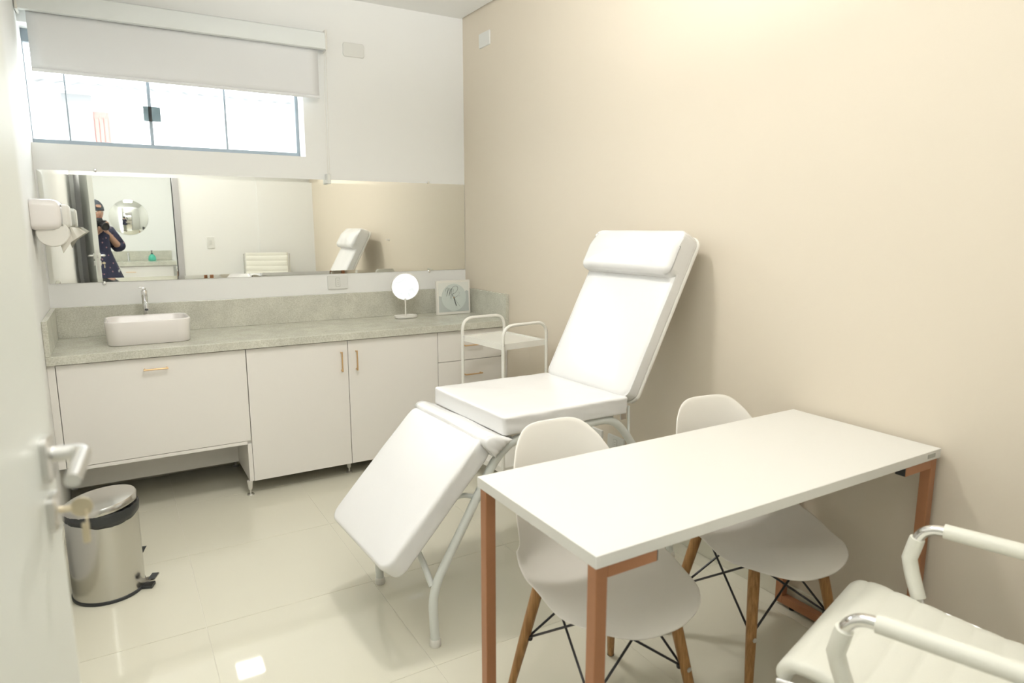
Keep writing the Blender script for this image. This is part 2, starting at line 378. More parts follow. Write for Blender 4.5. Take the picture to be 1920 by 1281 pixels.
# ---- window
wn = empty('window_1', ((XL+WX1)/2, 0.15, WZ0), kind='structure')
fy0, fy1 = 0.13, 0.16
f = MB().box((XL, fy0, WZ0), (WX1, fy1, WZ0+0.032)).box((XL, fy0, WZ1-0.062), (WX1, fy1, WZ1)).box((XL, fy0, WZ0+0.032), (XL+0.004, fy1, WZ1-0.062)).box((WX1-0.018, fy0, WZ0+0.032), (WX1, fy1, WZ1-0.062))
f.build('window_frame', 'frame', wn, bevel=0.0015)
edges = [XL+0.004, -2.224, -1.845, -1.462, WX1-0.018]
for i, (hw, x) in enumerate(((0.0035, -2.224), (0.008, -1.845), (0.005, -1.462))):
    bx('mullion', (x-hw, fy0+0.003, WZ0+0.032), (x+hw, fy1-0.003, WZ1-0.062), 'frame', wn)
for i in range(4):
    g = (0.004, 0.009, 0.009, 0.004, 0)
    bx('pane', (edges[i]+(0 if i == 0 else 0.004), 0.142, WZ0+0.032), (edges[i+1]-0.004 if i < 3 else edges[i+1], 0.148, WZ1-0.062), 'glass', wn)
lt = bx('latch_plate', (-1.878, 0.116, 1.968), (-1.796, 0.129, 2.044), 'latch_glass', wn, bevel=0.002, label='dark green-grey glass latch plate')

# ---- neighbouring house seen through the panes
ext = empty('neighbour_house', (-1.5, 5.0, 0.0), label='overexposed white neighbouring house with orange door outside the window', cat='house')
hw_ = MB().box((-6, 5.0, -0.5), (-2.40, 5.2, 2.88)).box((-2.40, 5.0, -0.5), (5.0, 5.2, 2.88))
hw_.build('facade_wall', 'facade', ext)
bx('pilaster', (-2.43, 4.93, -0.5), (-2.13, 4.999, 2.84), 'facade_grey', ext)
vsr = []; fsr = []
rb = MB(); rows = []
for y, z in ((4.7, 2.925), (7.2, 3.3)):
    rows.append([Vector((-6+0.02*i, y, z+0.012*math.sin(i*0.02*2*PI/0.17))) for i in range(550)])
rb.grid(rows); rb.build('roof_sheet', 'roof', ext, solid=0.012)
dn = bx('orange_door', (-2.235, 4.95, 0.4), (-1.975, 4.998, 2.672), 'orange_wood', ext, label='orange wooden door')
for x in (-2.19, -2.145, -2.10, -2.055, -2.01): bx('door_board', (x-0.018, 4.94, 0.6), (x+0.018, 4.949, 2.60), 'orange_wood', dn)
bx('ground_outside', (-8, 0.25, -0.6), (8, 8, -0.5), 'pavement', kind='structure')

# ---- ceiling light
cl = empty('ceiling_light', (-1.30, -2.03, H), label='square white flush LED panel in the middle of the room ceiling', cat='light')
fb = MB()
for a, b in (((-0.13, -0.13), (0.13, -0.11)), ((-0.13, 0.11), (0.13, 0.13)), ((-0.13, -0.11), (-0.11, 0.11)), ((0.11, -0.11), (0.13, 0.11))):
    fb.box((-1.30+a[0], -2.03+a[1], H-0.018), (-1.30+b[0], -2.03+b[1], H))
fb.build('frame', 'plastic', cl, bevel=0.002)
bx('diffuser', (-1.41, -2.14, H-0.015), (-1.19, -1.92, H-0.004), 'panel_light', cl)
hl = empty('ceiling_light', (-1.75, -5.7, H), label='larger square LED panel on the hall ceiling beyond the doorway', cat='light')
fb = MB()
for a, b in (((-0.3, -0.3), (0.3, -0.28)), ((-0.3, 0.28), (0.3, 0.3)), ((-0.3, -0.28), (-0.28, 0.28)), ((0.28, -0.28), (0.3, 0.28))):
    fb.box((-1.75+a[0], -5.7+a[1], H-0.018), (-1.75+b[0], -5.7+b[1], H))
fb.build('frame', 'plastic', hl, bevel=0.002)
bx('diffuser', (-2.03, -5.98, H-0.015), (-1.47, -5.42, H-0.004), 'hall_light', hl)

# ---- roller blind
rbl = empty('roller_blind', (-1.64, -0.005, 2.40), label='off-white roller blind pulled half down over the window', cat='blind')
prof = [(0.0, 2.505), (-0.055, 2.512), (-0.085, 2.50), (-0.092, 2.47), (-0.092, 2.412), (-0.082, 2.407), (-0.06, 2.41)]
pz = MB(); n = len(prof); vs = [(x, y, z) for x in (-2.372, -0.932) for y, z in prof]
pz.add(vs, [(i, i+1, n+i+1, n+i) for i in range(n-1)]+[(n-1, 0, n, 2*n-1)]+[tuple(range(n))[::-1], tuple(range(n, 2*n))])
pz.build('cassette', 'cassette', rbl, sharp=50)
MB().box((-0.932, -0.096, 2.405), (-0.920, 0.0, 2.518)).build('end_cap', 'plastic', rbl, bevel=0.004)
MB().box((-2.384, -0.096, 2.405), (-2.372, 0.0, 2.518)).build('end_cap', 'plastic', rbl, bevel=0.004)
rows = []
for i in range(9):
    z = 2.42-(2.42-2.145)*i/8
    rows.append([Vector((-2.345+(1.375)*j/24, -0.060+0.0015*math.sin(j*0.9), z)) for j in range(25)])
fb_ = MB().grid(rows).build('fabric', 'blind', rbl, solid=0.0012)
MB().tube([(-2.345, -0.060, 2.147), (-0.970, -0.060, 2.147)], 0.009, 10, ry=0.005).build('bottom_bar', 'blind', rbl)
MB().tube([(-0.926, -0.080, 2.43), (-0.928, -0.075, 2.1), (-0.930, -0.055, 1.70)], 0.0015, 6).tube([(-0.926, -0.052, 2.43), (-0.940, -0.060, 2.1), (-0.936, -0.045, 1.70)], 0.0015, 6).build('cord', 'plastic', rbl)
MB().box((-0.944, -0.055, 1.655), (-0.922, -0.0, 1.715)).build('cord_holder', 'plate', rbl, bevel=0.004)

# ---- wall mirror with bevelled rim
mr = empty('wall_mirror', (-1.19, -0.003, 1.115), label='long frameless rectangular wall mirror above the granite counter', cat='mirror')
mx0, mx1, mz0, mz1, bv = -2.377, -0.004, 1.113, 1.682, 0.020
v = [(mx0, -0.0045, mz0), (mx1, -0.0045, mz0), (mx1, -0.0045, mz1), (mx0, -0.0045, mz1),
     (mx0+bv, -0.0062, mz0+bv), (mx1-bv, -0.0062, mz0+bv), (mx1-bv, -0.0062, mz1-bv), (mx0+bv, -0.0062, mz1-bv),
     (mx0, -0.001, mz0), (mx1, -0.001, mz0), (mx1, -0.001, mz1), (mx0, -0.001, mz1)]
me_ = MB().add(v, [(4, 5, 6, 7), (0, 1, 5, 4), (1, 2, 6, 5), (2, 3, 7, 6), (3, 0, 4, 7), (8, 9, 1, 0), (9, 10, 2, 1), (10, 11, 3, 2), (11, 8, 0, 3), (11, 10, 9, 8)])
o = me_.build('mirror_glass', 'mirror', mr, sharp=1)
o.data.polygons.foreach_set('use_smooth', [False]*len(o.data.polygons))
for x, z in ((-2.128, mz1+0.006), (-0.27, mz1+0.006), (-1.19, mz1+0.006), (-2.138, mz0-0.006), (-0.275, mz0-0.006), (-1.19, mz0-0.006)):
    if x == -1.19 : continue
    MB().lathe([(0.0005, 0), (0.008, 0), (0.009, 0.008), (0.006, 0.013), (0.0005, 0.014)], n=14, mtx=Matrix.Translation((x, -0.0008, z)) @ Matrix.Rotation(PI/2, 4, 'X')).build('clip', 'chrome', mr)

# ---- plates on the walls
def plate(name, c, wx, hz, axis, label, cat='socket', rc=0.006, socket=True, sw=False, group=None):
    t = empty(name, c, label=label, cat=cat, group=group)
    R = Matrix.Rotation(PI/2, 4, 'X') if axis == 'y-' else (Matrix.Rotation(-PI/2, 4, 'X') if axis == 'y+' else Matrix.Rotation(-PI/2, 4, 'Z') @ Matrix.Rotation(PI/2, 4, 'X'))
    T = Matrix.Translation(c) @ R
    MB().loft([(wx/2, hz/2, rc, 0), (wx/2, hz/2, rc, 0.006), (wx/2-0.002, hz/2-0.002, rc, 0.009)], T).build('cover', 'plate', t)
    if socket:
        s = MB().loft([(0.0125, 0.026, 0.004, 0.009), (0.0125, 0.026, 0.004, 0.0105)], T).build('insert', 'plate', t)
        MB().loft([(0.0125, 0.026, 0.004, 0.0093), (0.0125, 0.026, 0.004, 0.0100)], T @ Matrix.Diagonal((1.12, 1.06, 1, 1))).build('insert_gap', 'plate_grey', t)
        for dy in (-0.012, 0.0, 0.012):
            MB().lathe([(0.0005, 0.0105), (0.0026, 0.0105), (0.0026, 0.0112), (0.0005, 0.0112)], n=10, mtx=T @ Matrix.Translation((0, dy, 0))).build('hole', 'plate_grey', s)
    if sw:
        MB().loft([(0.014, 0.024, 0.004, 0.009), (0.014, 0.024, 0.004, 0.012)], T).build('rocker', 'plate_dim', t)
    return t
plate('wall_socket', (-0.895, 0, 1.060), 0.126, 0.086, 'y-', 'white wall socket between mirror and backsplash, above the counter')
plate('cover_plate', (-0.738, 0, 2.447), 0.130, 0.080, 'y-', 'blank white cover plate high on the back wall right of the blind', 'cover plate', rc=0.014, socket=False)
plate('cover_plate', (0, -0.305, 2.540), 0.135, 0.085, 'x-', 'blank white cover plate high on the beige wall near the corner', 'cover plate', socket=False)
plate('wall_socket', (0, -1.482, 0.325), 0.126, 0.086, 'x-', 'low socket on beige wall half hidden by the near shell chair back')
plate('wall_socket', (0, -1.652, 0.325), 0.126, 0.086, 'x-', 'low socket on beige wall between the shell chair back and the exam chair leg')
plate('wall_socket', (0, -1.800, 0.325), 0.126, 0.086, 'x-', 'low socket on beige wall mostly hidden behind the exam chair rear leg')
plate('light_switch', (-1.135, YF, 1.228), 0.080, 0.126, 'y+', 'white light switch beside the doorway, seen in the mirror', 'switch', socket=False, sw=True)
hk = empty('wall_hook', (0, -1.475, 1.288), label='tiny metal screw hook on beige wall beside the headrest', cat='hook')
MB().lathe([(0.0005, 0), (0.010, 0), (0.010, 0.005), (0.004, 0.007), (0.004, 0.022), (0.008, 0.026), (0.0005, 0.030)], n=12, mtx=Matrix.Translation((0, -1.475, 1.288)) @ Matrix.Rotation(-PI/2, 4, 'Y')).build('stem', 'satin', hk)

# ================================================================ COUNTER AND CABINETS
ZC, D = 0.829, -0.592
ct = empty('countertop', (-1.19, D/2, ZC-0.03), label='pale grey speckled granite countertop with backsplash along the back wall', cat='countertop')
cm = MB().box((XL+0.001, D+0.02, ZC-0.02), (-0.001, -0.001, ZC))
cm.build('slab', 'granite', ct, bevel=0.001)
bx('apron', (XL+0.001, D, ZC-0.040), (-0.001, D+0.02, ZC), 'granite', ct, bevel=0.0015)
bx('backsplash', (XL+0.022, -0.022, ZC+0.0003), (-0.022, -0.001, ZC+0.160), 'granite', ct, bevel=0.001)
for x0, x1 in ((XL+0.001, XL+0.022), (-0.022, -0.001)):
    bx('side_splash', (x0, D, ZC+0.0003), (x1, -0.001, ZC+0.160), 'granite', ct, bevel=0.001)
G = -0.572
def handle(a, b, parent, r=0.0042):
    a = Vector(a); b = Vector(b); d = (b-a).normalized(); o_ = Vector((0, -0.024, 0))
    m = MB().tube([a+o_-d*0.006, b+o_+d*0.006], r, 8)
    for p in (a, b): m.tube([p, p+o_], [0.004, 0.0045], 8)
    m.build('handle', 'brass', parent, label='thin brushed brass bar handle')
ZT = ZC-0.041
# cabinet 1: drop front under the basin
c1 = empty('cabinet', (-1.96, -0.3, 0.30), label='wide wall-hung white cabinet under the basin with one drop-front door', cat='cabinet')
cb = MB().box((XL+0.001, G+0.018, 0.300), (-1.572, -0.012, ZT))
cb.build('body', 'lacquer', c1, bevel=0.001)
bx('end_panel', (XL+0.0008, G, 0.300), (XL+0.030, G+0.0175, ZT), 'lacquer', c1)
bx('bottom_rail', (XL+0.0305, G, 0.283), (-1.5705, -0.02, 0.2998), 'lacquer', c1, bevel=0.001)
bx('back_panel', (XL+0.031, -0.215, 0.080), (-1.5705, -0.200, 0.2828), 'lacquer', c1)
dor = bx('door', (XL+0.033, G, 0.3025), (-1.5515, G+0.017, ZT-0.004), 'lacquer', c1, bevel=0.001)
handle((-2.005, G, 0.731), (-1.912, G, 0.731), dor)
# cabinet 2: two doors
c2 = empty('cabinet', (-1.0, -0.3, 0.0), label='floor-standing white cabinet in the middle with two tall doors', cat='cabinet')
MB().box((-1.549, G+0.018, 0.080), (-0.480, -0.012, ZT)).build('body', 'lacquer', c2, bevel=0.001)
MB().box((-1.570, G, 0.080), (-1.5495, -0.02, 0.282)).box((-1.570, G+0.0185, 0.282), (-1.5495, -0.02, ZT)).build('end_panel', 'lacquer', c1)
d1 = bx('door', (-1.5475, G, 0.078), (-1.0225, G+0.017, ZT-0.004), 'lacquer', c2, bevel=0.001)
d2 = bx('door', (-1.0195, G, 0.078), (-0.4805, G+0.017, ZT-0.004), 'lacquer', c2, bevel=0.001)
handle((-1.060, G, 0.722), (-1.060, G, 0.622), d1); handle((-0.976, G, 0.722), (-0.976, G, 0.622), d2)
# cabinet 3: drawers
c3 = empty('cabinet', (-0.25, -0.3, 0.0), label='narrow white drawer cabinet in the corner behind the cart', cat='cabinet')
MB().box((-0.4785, G+0.018, 0.080), (-0.012, -0.012, ZT)).build('body', 'lacquer', c3, bevel=0.001)
bx('end_panel', (-0.0295, G, 0.078), (-0.003, G+0.0175, ZT), 'lacquer', c3)
for z0, z1 in ((0.603, ZT-0.004), (0.428, 0.600), (0.253, 0.425), (0.078, 0.250)):
    dw = bx('drawer', (-0.4775, G, z0), (-0.0325, G+0.017, z1), 'lacquer', c3, bevel=0.001)
    handle((-0.303, G, (z0+z1)/2), (-0.196, G, (z0+z1)/2), dw)
for c, pts in ((c1, ((-1.5685, -0.553), (-1.5685, -0.06))), (c2, ((-1.02, -0.5), (-0.50, -0.5), (-1.02, -0.06))), (c3, ((-0.06, -0.5), (-0.06, -0.06), (-0.44, -0.06)))):
    for (x, y) in pts:
        lg = MB().lathe([(0.008, 0.030), (0.010, 0.032), (0.0155, 0.079)] if True else [], (x, y, 0), 14).build('leg', 'plastic', c)
        MB().lathe([(0.017, 0.0), (0.018, 0.004), (0.015, 0.007), (0.005, 0.009), (0.005, 0.0305)], (x, y, 0), 14).build('levelling_foot', 'satin', lg)

# ---- basin and tap
bs = empty('basin', (-1.965, -0.30, ZC), label='white rectangular vessel basin with rounded corners on the granite', cat='basin')
bc = (-1.965, -0.305)
out = [(0.180, 0.128, 0.058, 0.0005), (0.184, 0.132, 0.062, 0.004), (0.188, 0.137, 0.066, 0.085), (0.190, 0.140, 0.068, 0.114), (0.189, 0.139, 0.068, 0.117), (0.186, 0.135, 0.064, 0.1185), (0.181, 0.130, 0.060, 0.1165), (0.179, 0.128, 0.058, 0.112), (0.170, 0.118, 0.055, 0.06), (0.150, 0.10, 0.05, 0.028), (0.10, 0.06, 0.04, 0.018), (0.02, 0.02, 0.018, 0.015)]
MB().loft([(a, b, r, z+ZC, *bc) for a, b, r, z in out], k=10).build('bowl', 'ceramic', bs, sharp=60)
MB().lathe([(0.019, 0.0), (0.021, 0.002), (0.014, 0.004), (0.001, 0.005)], (bc[0], bc[1], ZC+0.0153), 20).build('drain', 'chrome', bs)
tp = empty('tap', (-1.962, -0.095, ZC), label='tall chrome single-hole tap behind the basin', cat='tap')
tx, ty = -1.962, -0.105
MB().lathe([(0.027, 0.0005), (0.027, 0.004), (0.0165, 0.012), (0.0145, 0.03), (0.0145, 0.20), (0.016, 0.205), (0.0165, 0.235), (0.0145, 0.24), (0.001, 0.241)], (tx, ty, ZC), 24).build('column', 'chrome', tp)
sp_ = MB().tube(arc([(tx, ty-0.01, ZC+0.172), (tx, ty-0.10, ZC+0.178), (tx, ty-0.118, ZC+0.150)], 0.02), 0.0105, 14).build('spout', 'chrome', tp)
MB().tube([(tx, ty-0.117, ZC+0.151), (tx, ty-0.1195, ZC+0.1465)], 0.0085, 12).build('aerator', 'black_plastic', sp_)
MB().tube([(tx, ty, ZC+0.241), (tx, ty, ZC+0.252)], 0.010, 16).tube([(tx, ty, ZC+0.252), (tx-0.022, ty-0.004, ZC+0.256)], 0.0045, 8).build('lever', 'chrome', tp)

# ---- glowing make-up mirror
lm = empty('vanity_mirror', (-0.515, -0.17, ZC), label='round lit make-up mirror glowing white on a slim stand on the counter', cat='mirror')
BT = Matrix.Translation((-0.517, -0.175, ZC))
MB().loft([(0.066, 0.040, 0.038, 0.0005), (0.073, 0.046, 0.044, 0.004), (0.075, 0.048, 0.046, 0.014), (0.074, 0.047, 0.045, 0.018), (0.071, 0.044, 0.042, 0.0185), (0.069, 0.042, 0.040, 0.012), (0.05, 0.03, 0.028, 0.011)], BT, k=10).build('tray_base', 'plastic', lm)
MB().tube([(-0.517, -0.175, ZC+0.010), (-0.517, -0.175, ZC+0.125)], 0.0048, 12).build('post', 'plastic', lm)
hd = Matrix.Translation((-0.517, -0.180, ZC+0.200)) @ Matrix.Rotation(math.radians(-18), 4, 'Z') @ Matrix.Rotation(math.radians(8), 4, 'X') @ Matrix.Rotation(PI/2, 4, 'X')
MB().lathe([(0.001, -0.012), (0.080, -0.012), (0.0885, -0.006), (0.0885, 0.003), (0.086, 0.006), (0.084, 0.0045), (0.001, 0.0045)], n=48, mtx=hd).build('rim', 'plastic', lm)
hg = MB().lathe([(0.001, 0.0046), (0.0835, 0.0046), (0.0832, 0.0058), (0.001, 0.0066)], n=48, mtx=hd).build('lit_face', 'led', lm, label='bright glowing mirror face')

# ---- clock
ck = empty('desk_clock', (-0.175, -0.19, ZC), label='square white block desk clock with pale blue dial and script initials', cat='clock')
CKT = Matrix.Translation((-0.175, -0.175, ZC+0.001)) @ Matrix.Rotation(math.radians(-2), 4, 'X')
def ckp(px, py): return ((px-1475)/235*0.089, (585-py)/235*0.089+0.112)
MB().box((-0.122, 0, 0.0), (0.122, 0.024, 0.224), CKT).build('block', 'plastic', ck, bevel=0.003)
pn = MB().box((-0.108, -0.0015, 0.018), (0.108, 0, 0.210), CKT).build('printed_sheet', 'print_white', ck)
hill = [(-0.108, 0.018), (0.108, 0.018), (0.108, 0.148), (0.092, 0.156), (0.066, 0.128), (0.0, 0.112), (-0.064, 0.128), (-0.09, 0.120), (-0.108, 0.126)]
MB().add([(x, y, z) for y in (-0.0018, -0.0022) for x, z in hill], [tuple(range(9))[::-1], tuple(range(9, 18))]+[(i, (i+1) % 9, 9+(i+1) % 9, 9+i) for i in range(9)], CKT).build('printed_hills', 'print_grey', pn)
MB().lathe([(0.001, 0.0023), (0.089, 0.0023), (0.089, 0.003), (0.001, 0.003)], n=56, mtx=CKT @ Matrix.Translation((0, 0, 0.112)) @ Matrix.Rotation(PI/2, 4, 'X')).build('dial', 'print_disc', ck)
def stroke(mb, pts, r, off=-0.0036):
    P = spline([(ckp(x, y)[0], off, ckp(x, y)[1]) for x, y in pts], 6)
    mb.tube(P, r, 6, mtx=CKT)
ltr = MB()
stroke(ltr, [(1312, 475), (1328, 432), (1350, 415), (1366, 420), (1358, 470), (1336, 563)], 0.0008)
stroke(ltr, [(1340, 550), (1365, 470), (1386, 432), (1402, 436), (1396, 480), (1378, 556)], 0.0008)
stroke(ltr, [(1382, 545), (1410, 470), (1430, 430), (1440, 450), (1420, 530), (1416, 608)], 0.0008)
stroke(ltr, [(1470, 440), (1458, 500), (1440, 580)], 0.0008)
stroke(ltr, [(1416, 520), (1428, 450), (1470, 400), (1520, 388), (1550, 410), (1545, 455), (1500, 505), (1445, 528), (1432, 540), (1462, 562), (1492, 584), (1525, 574), (1545, 560)], 0.0008)
ltr.build('lettering', 'ink', ck, label='dark script initials M R')
lt2 = MB(); stroke(lt2, [(1562, 505), (1580, 495), (1584, 520), (1552, 560), (1575, 566), (1598, 548)], 0.0006)
lt2.build('lettering', 'ink_pale', ck, label='faint thin figure beside the initials')
hnd = MB(); a = ckp(1468, 590); b = ckp(1517, 736); hnd.tube([(a[0], -0.0055, a[1]), (b[0], -0.0055, b[1])], 0.0026, 4, mtx=CKT, ry=0.0012); hnd.build('hour_hand', 'ink', ck)
sh = MB(); b = ckp(1586, 752); sh.tube([(a[0], -0.0066, a[1]), (b[0], -0.0066, b[1])], 0.0005, 4, mtx=CKT); sh.build('second_hand', 'ink', ck)
MB().lathe([(0.0005, 0.003), (0.0035, 0.003), (0.0030, 0.008), (0.0005, 0.0085)], n=14, mtx=CKT @ Matrix.Translation((-0.001, 0, 0.112)) @ Matrix.Rotation(PI/2, 4, 'X')).build('centre_pin', 'brass', ck)

# ---- paper towel dispenser on the left wall
ds = empty('towel_dispenser', (XL, -0.38, 1.37), label='white wall-mounted paper towel dispenser on the left wall beside the mirror', cat='dispenser')
DT = Matrix.Translation((XL+0.001, -0.385, 1.455)) @ Matrix.Rotation(PI/2, 4, 'Y')
MB().loft([(0.066, 0.125, 0.03, 0), (0.069, 0.128, 0.03, 0.012), (0.068, 0.127, 0.032, 0.075), (0.064, 0.123, 0.034, 0.098), (0.054, 0.113, 0.032, 0.112), (0.040, 0.095, 0.03, 0.119), (0.015, 0.06, 0.012, 0.121)], DT, k=8).build('cover', 'ceramic', ds)
MB().loft([(0.050, 0.100, 0.02, 0.112, 0.004, 0), (0.050, 0.100, 0.02, 0.136, 0.006, 0), (0.042, 0.092, 0.02, 0.144, 0.007, 0)], DT, k=8).build('front_panel', 'plastic', ds)
MB().loft([(0.051, 0.113, 0.020, 0.113, 0.004, 0), (0.051, 0.113, 0.020, 0.118, 0.004, 0)], DT, k=8).build('chrome_strip', 'chrome', ds)
MB().lathe([(0.001, -0.085), (0.060, -0.085), (0.064, -0.08), (0.064, 0.08), (0.060, 0.085), (0.001, 0.085)], n=28, mtx=Matrix.Translation((XL+0.075, -0.40, 1.375)) @ Matrix.Rotation(PI/2, 4, 'X')).build('lower_cover', 'plastic', ds)
rows = []
for i in range(9):
    s = i/8; row = []
    for j in range(13):
        t = j/12
        top = Vector((XL+0.090+0.080*t, -0.42+0.05*t, 1.405-0.008*t))
        bot = Vector((XL+0.095+0.105*t, -0.44+0.05*t, 1.300+0.075*t))
        if t < 0.35: bot = Vector((XL+0.092+0.04*t, -0.44, 1.345-0.19*t)) if t > 0 else Vector((XL+0.090, -0.44, 1.36))
        p = top.lerp(bot, s); p.y += 0.010*math.sin(t*17)*(1-0.4*s); row.append(p)
    rows.append(row)
MB().grid(rows).build('paper_towel', 'paper', ds, solid=0.0008)

# ================================================================ PEDAL BIN
bn = empty('pedal_bin', (-2.215, -1.255, 0), label='brushed steel pedal bin with black liner beside the open door', cat='bin')
bc = (-2.213, -1.262, 0)
MB().lathe([(0.112, 0.0), (0.125, 0.001), (0.126, 0.012), (0.122, 0.014)], bc, 48).build('base_ring', 'black_plastic', bn, label='black plastic base ring')
MB().lathe([(0.121, 0.0142), (0.1225, 0.0142), (0.1225, 0.335), (0.120, 0.335), (0.119, 0.016)], bc, 64).build('drum', 'steel', bn)
# bag collar
rows = []
for z, r in ((0.322, 0.1245), (0.330, 0.1262), (0.341, 0.1265), (0.353, 0.1235), (0.353, 0.112)):
    row = []
    for k in range(73):
        a = 2*PI*k/72; dz = 0.010*math.sin(a*2+1.0)*(1 if z < 0.335 else 0.2)+0.0045*noise.noise(Vector((math.cos(a)*6, math.sin(a)*6, z*20)))
        rr2 = r+0.0022*noise.noise(Vector((math.cos(a)*14, math.sin(a)*14, z*60)))
        row.append(Vector((bc[0]+rr2*math.cos(a), bc[1]+rr2*math.sin(a), z+dz-(0.010 if z < 0.325 else 0))))
    rows.append(row)
MB().grid(rows).build('bin_liner', 'bag', bn, solid=0.001, label='black plastic bag folded over the rim')
LT = Matrix.Translation((bc[0], bc[1], 0.352)) @ Matrix.Rotation(math.radians(-7.0), 4, 'Y')
MB().lathe([(0.122, 0.0), (0.1245, 0.0), (0.1255, 0.018), (0.122, 0.025), (0.09, 0.031), (0.04, 0.0345), (0.001, 0.0355)], n=64, mtx=LT).build('lid', 'steel', bn)
PD = Vector((0.93, -0.37, 0)).normalized()
ang = math.atan2(PD.y, PD.x)
PT = Matrix.Translation((bc[0], bc[1], 0)) @ Matrix.Rotation(ang, 4, 'Z')
pdl = MB().add([(0.116, -0.012, 0.022), (0.116, 0.012, 0.022), (0.175, 0.028, 0.036), (0.175, -0.028, 0.036), (0.116, -0.012, 0.028), (0.116, 0.012, 0.028), (0.175, 0.028, 0.042), (0.175, -0.028, 0.042)], [(0, 1, 2, 3)[::-1], (4, 5, 6, 7), (0, 1, 5, 4), (1, 2, 6, 5), (2, 3, 7, 6), (3, 0, 4, 7)], PT)
pdl.build('pedal', 'steel', bn, bevel=0.001)
MB().box((0.150, -0.024, 0.0425), (0.174, 0.024, 0.0445), PT).build('pedal_pad', 'black_plastic', bn)
MB().box((0.115, -0.02, 0.001), (0.160, 0.02, 0.012), PT).build('pedal_foot', 'black_plastic', bn)
MB().box((0.117, -0.012, 0.150), (0.133, 0.012, 0.185), PT @ Matrix.Rotation(math.radians(50), 4, 'Z')).build('rear_clip', 'black_plastic', bn)
hb = MB().add([(0.120, -0.012, 0.10), (0.120, 0.012, 0.10), (0.146, 0.0, 0.128), (0.120, -0.012, 0.13), (0.120, 0.012, 0.13)], [(0, 1, 2), (0, 2, 3), (1, 4, 2), (3, 2, 4), (0, 3, 4, 1)], PT @ Matrix.Rotation(math.radians(40), 4, 'Z'))
hb.build('rear_bracket', 'black_plastic', bn)
MB().tube(arc([PT @ Vector((-0.01, 0.127, 0.30)), PT @ Vector((-0.06, 0.150, 0.23)), PT @ Vector((-0.12, 0.05, 0.26))], 0.04), 0.003, 8).build('carry_handle', 'black_plastic', bn)

# ================================================================ SERVICE CART
ca = empty('service_cart', (-0.26, -1.0, 0), label='small white metal trolley with two shelves and hooped handles in the corner', cat='cart')
P1 = Vector((-0.437, -0.800, 0)); P2 = Vector((-0.376, -1.182, 0)); P3 = Vector((-0.085, -1.150, 0)); P4 = P1+P3-P2
cc = (P1+P3)/2; ex = (P3-P2).normalized(); ey = Vector((-ex.y, ex.x, 0)); hxw = (P3-P2).length/2; hyw = (P1-P2).length/2
CM = Matrix(((ex.x, ey.x, 0, cc.x), (ex.y, ey.y, 0, cc.y), (0, 0, 1, 0), (0, 0, 0, 1)))
for z in (0.782, 0.105):
    s = MB().box((-hxw+0.006, -hyw+0.006, z), (hxw-0.006, hyw-0.006, z+0.006), CM)
    for a, b in (((-hxw+0.004, -hyw+0.004), (hxw-0.004, -hyw+0.007)), ((-hxw+0.004, hyw-0.007), (hxw-0.004, hyw-0.004)), ((-hxw+0.004, -hyw+0.007), (-hxw+0.007, hyw-0.007)), ((hxw-0.007, -hyw+0.007), (hxw-0.004, hyw-0.007))):
        s.box((a[0], a[1], z-0.018), (b[0], b[1], z+0.014), CM)
    s.build('shelf', 'cart_paint', ca)
for sy, zt in ((-1, 0.893), (1, 0.893)):
    pts = arc([(-hxw, sy*hyw, 0.055), (-hxw, sy*hyw, zt), (hxw, sy*hyw, zt), (hxw, sy*hyw, 0.055)], 0.07, 8)
    pts = [CM @ Vector(p) for p in pts]
    hp = MB().tube(pts, 0.0088, 12).build('hoop_leg', 'cart_paint', ca)
    for sx in (-1, 1):
        MB().lathe([(0.0005, 0), (0.004, 0), (0.003, 0.003), (0.0005, 0.003)], n=8, mtx=CM @ Matrix.Translation((sx*hxw, sy*hyw-0.0085, 0.79)) @ Matrix.Rotation(PI/2, 4, 'X')).build('bolt', 'satin', hp)
        cpt = CM @ Vector((sx*hxw, sy*hyw, 0))
        wh = MB().lathe([(0.004, -0.009), (0.0215, -0.009), (0.0225, -0.007), (0.0225, 0.007), (0.0215, 0.009), (0.004, 0.009)], n=20, mtx=Matrix.Translation((cpt.x+0.010, cpt.y, 0.023)) @ Matrix.Rotation(PI/2, 4, 'Y'))
        wh.build('caster', 'black_plastic', ca).data.name
        MB().box((cpt.x-0.002, cpt.y-0.012, 0.018), (cpt.x+0.0005, cpt.y+0.012, 0.056)).box((cpt.x+0.0195, cpt.y-0.012, 0.018), (cpt.x+0.022, cpt.y+0.012, 0.056)).box((cpt.x-0.002, cpt.y-0.012, 0.050), (cpt.x+0.022, cpt.y+0.012, 0.056)).build('caster_fork', 'black_plastic', ca)

# ================================================================ EXAM CHAIR
ex_ = empty('exam_chair', (-0.75, -2.0, 0), label='white vinyl reclining examination chair with raised back and lowered leg rest', cat='exam chair')
YN, YFa = -2.262, -1.735; YC = (YN+YFa)/2; HW = (YFa-YN)/2
def vin(amp, sc, seed):
    def f_(v):
        n_ = noise.noise(Vector((v.x*sc+seed, v.y*sc, v.z*sc)))
        return v+Vector((0, 0, amp*n_))
    return f_
def crease(amp, seed, hy):
    def f_(v):
        k = max(0, abs(v.y)/hy-0.85)/0.15
        n_ = noise.noise(Vector((v.x*9+seed+v.z*12, v.y*3, v.z*30)))+0.5*noise.noise(Vector((v.x*24+v.z*50, seed, v.z*40)))
        return v+Vector((0, math.copysign(amp*k*n_, v.y), 0.0015*noise.noise(Vector((v.x*7, v.y*7, seed)))))
    return f_
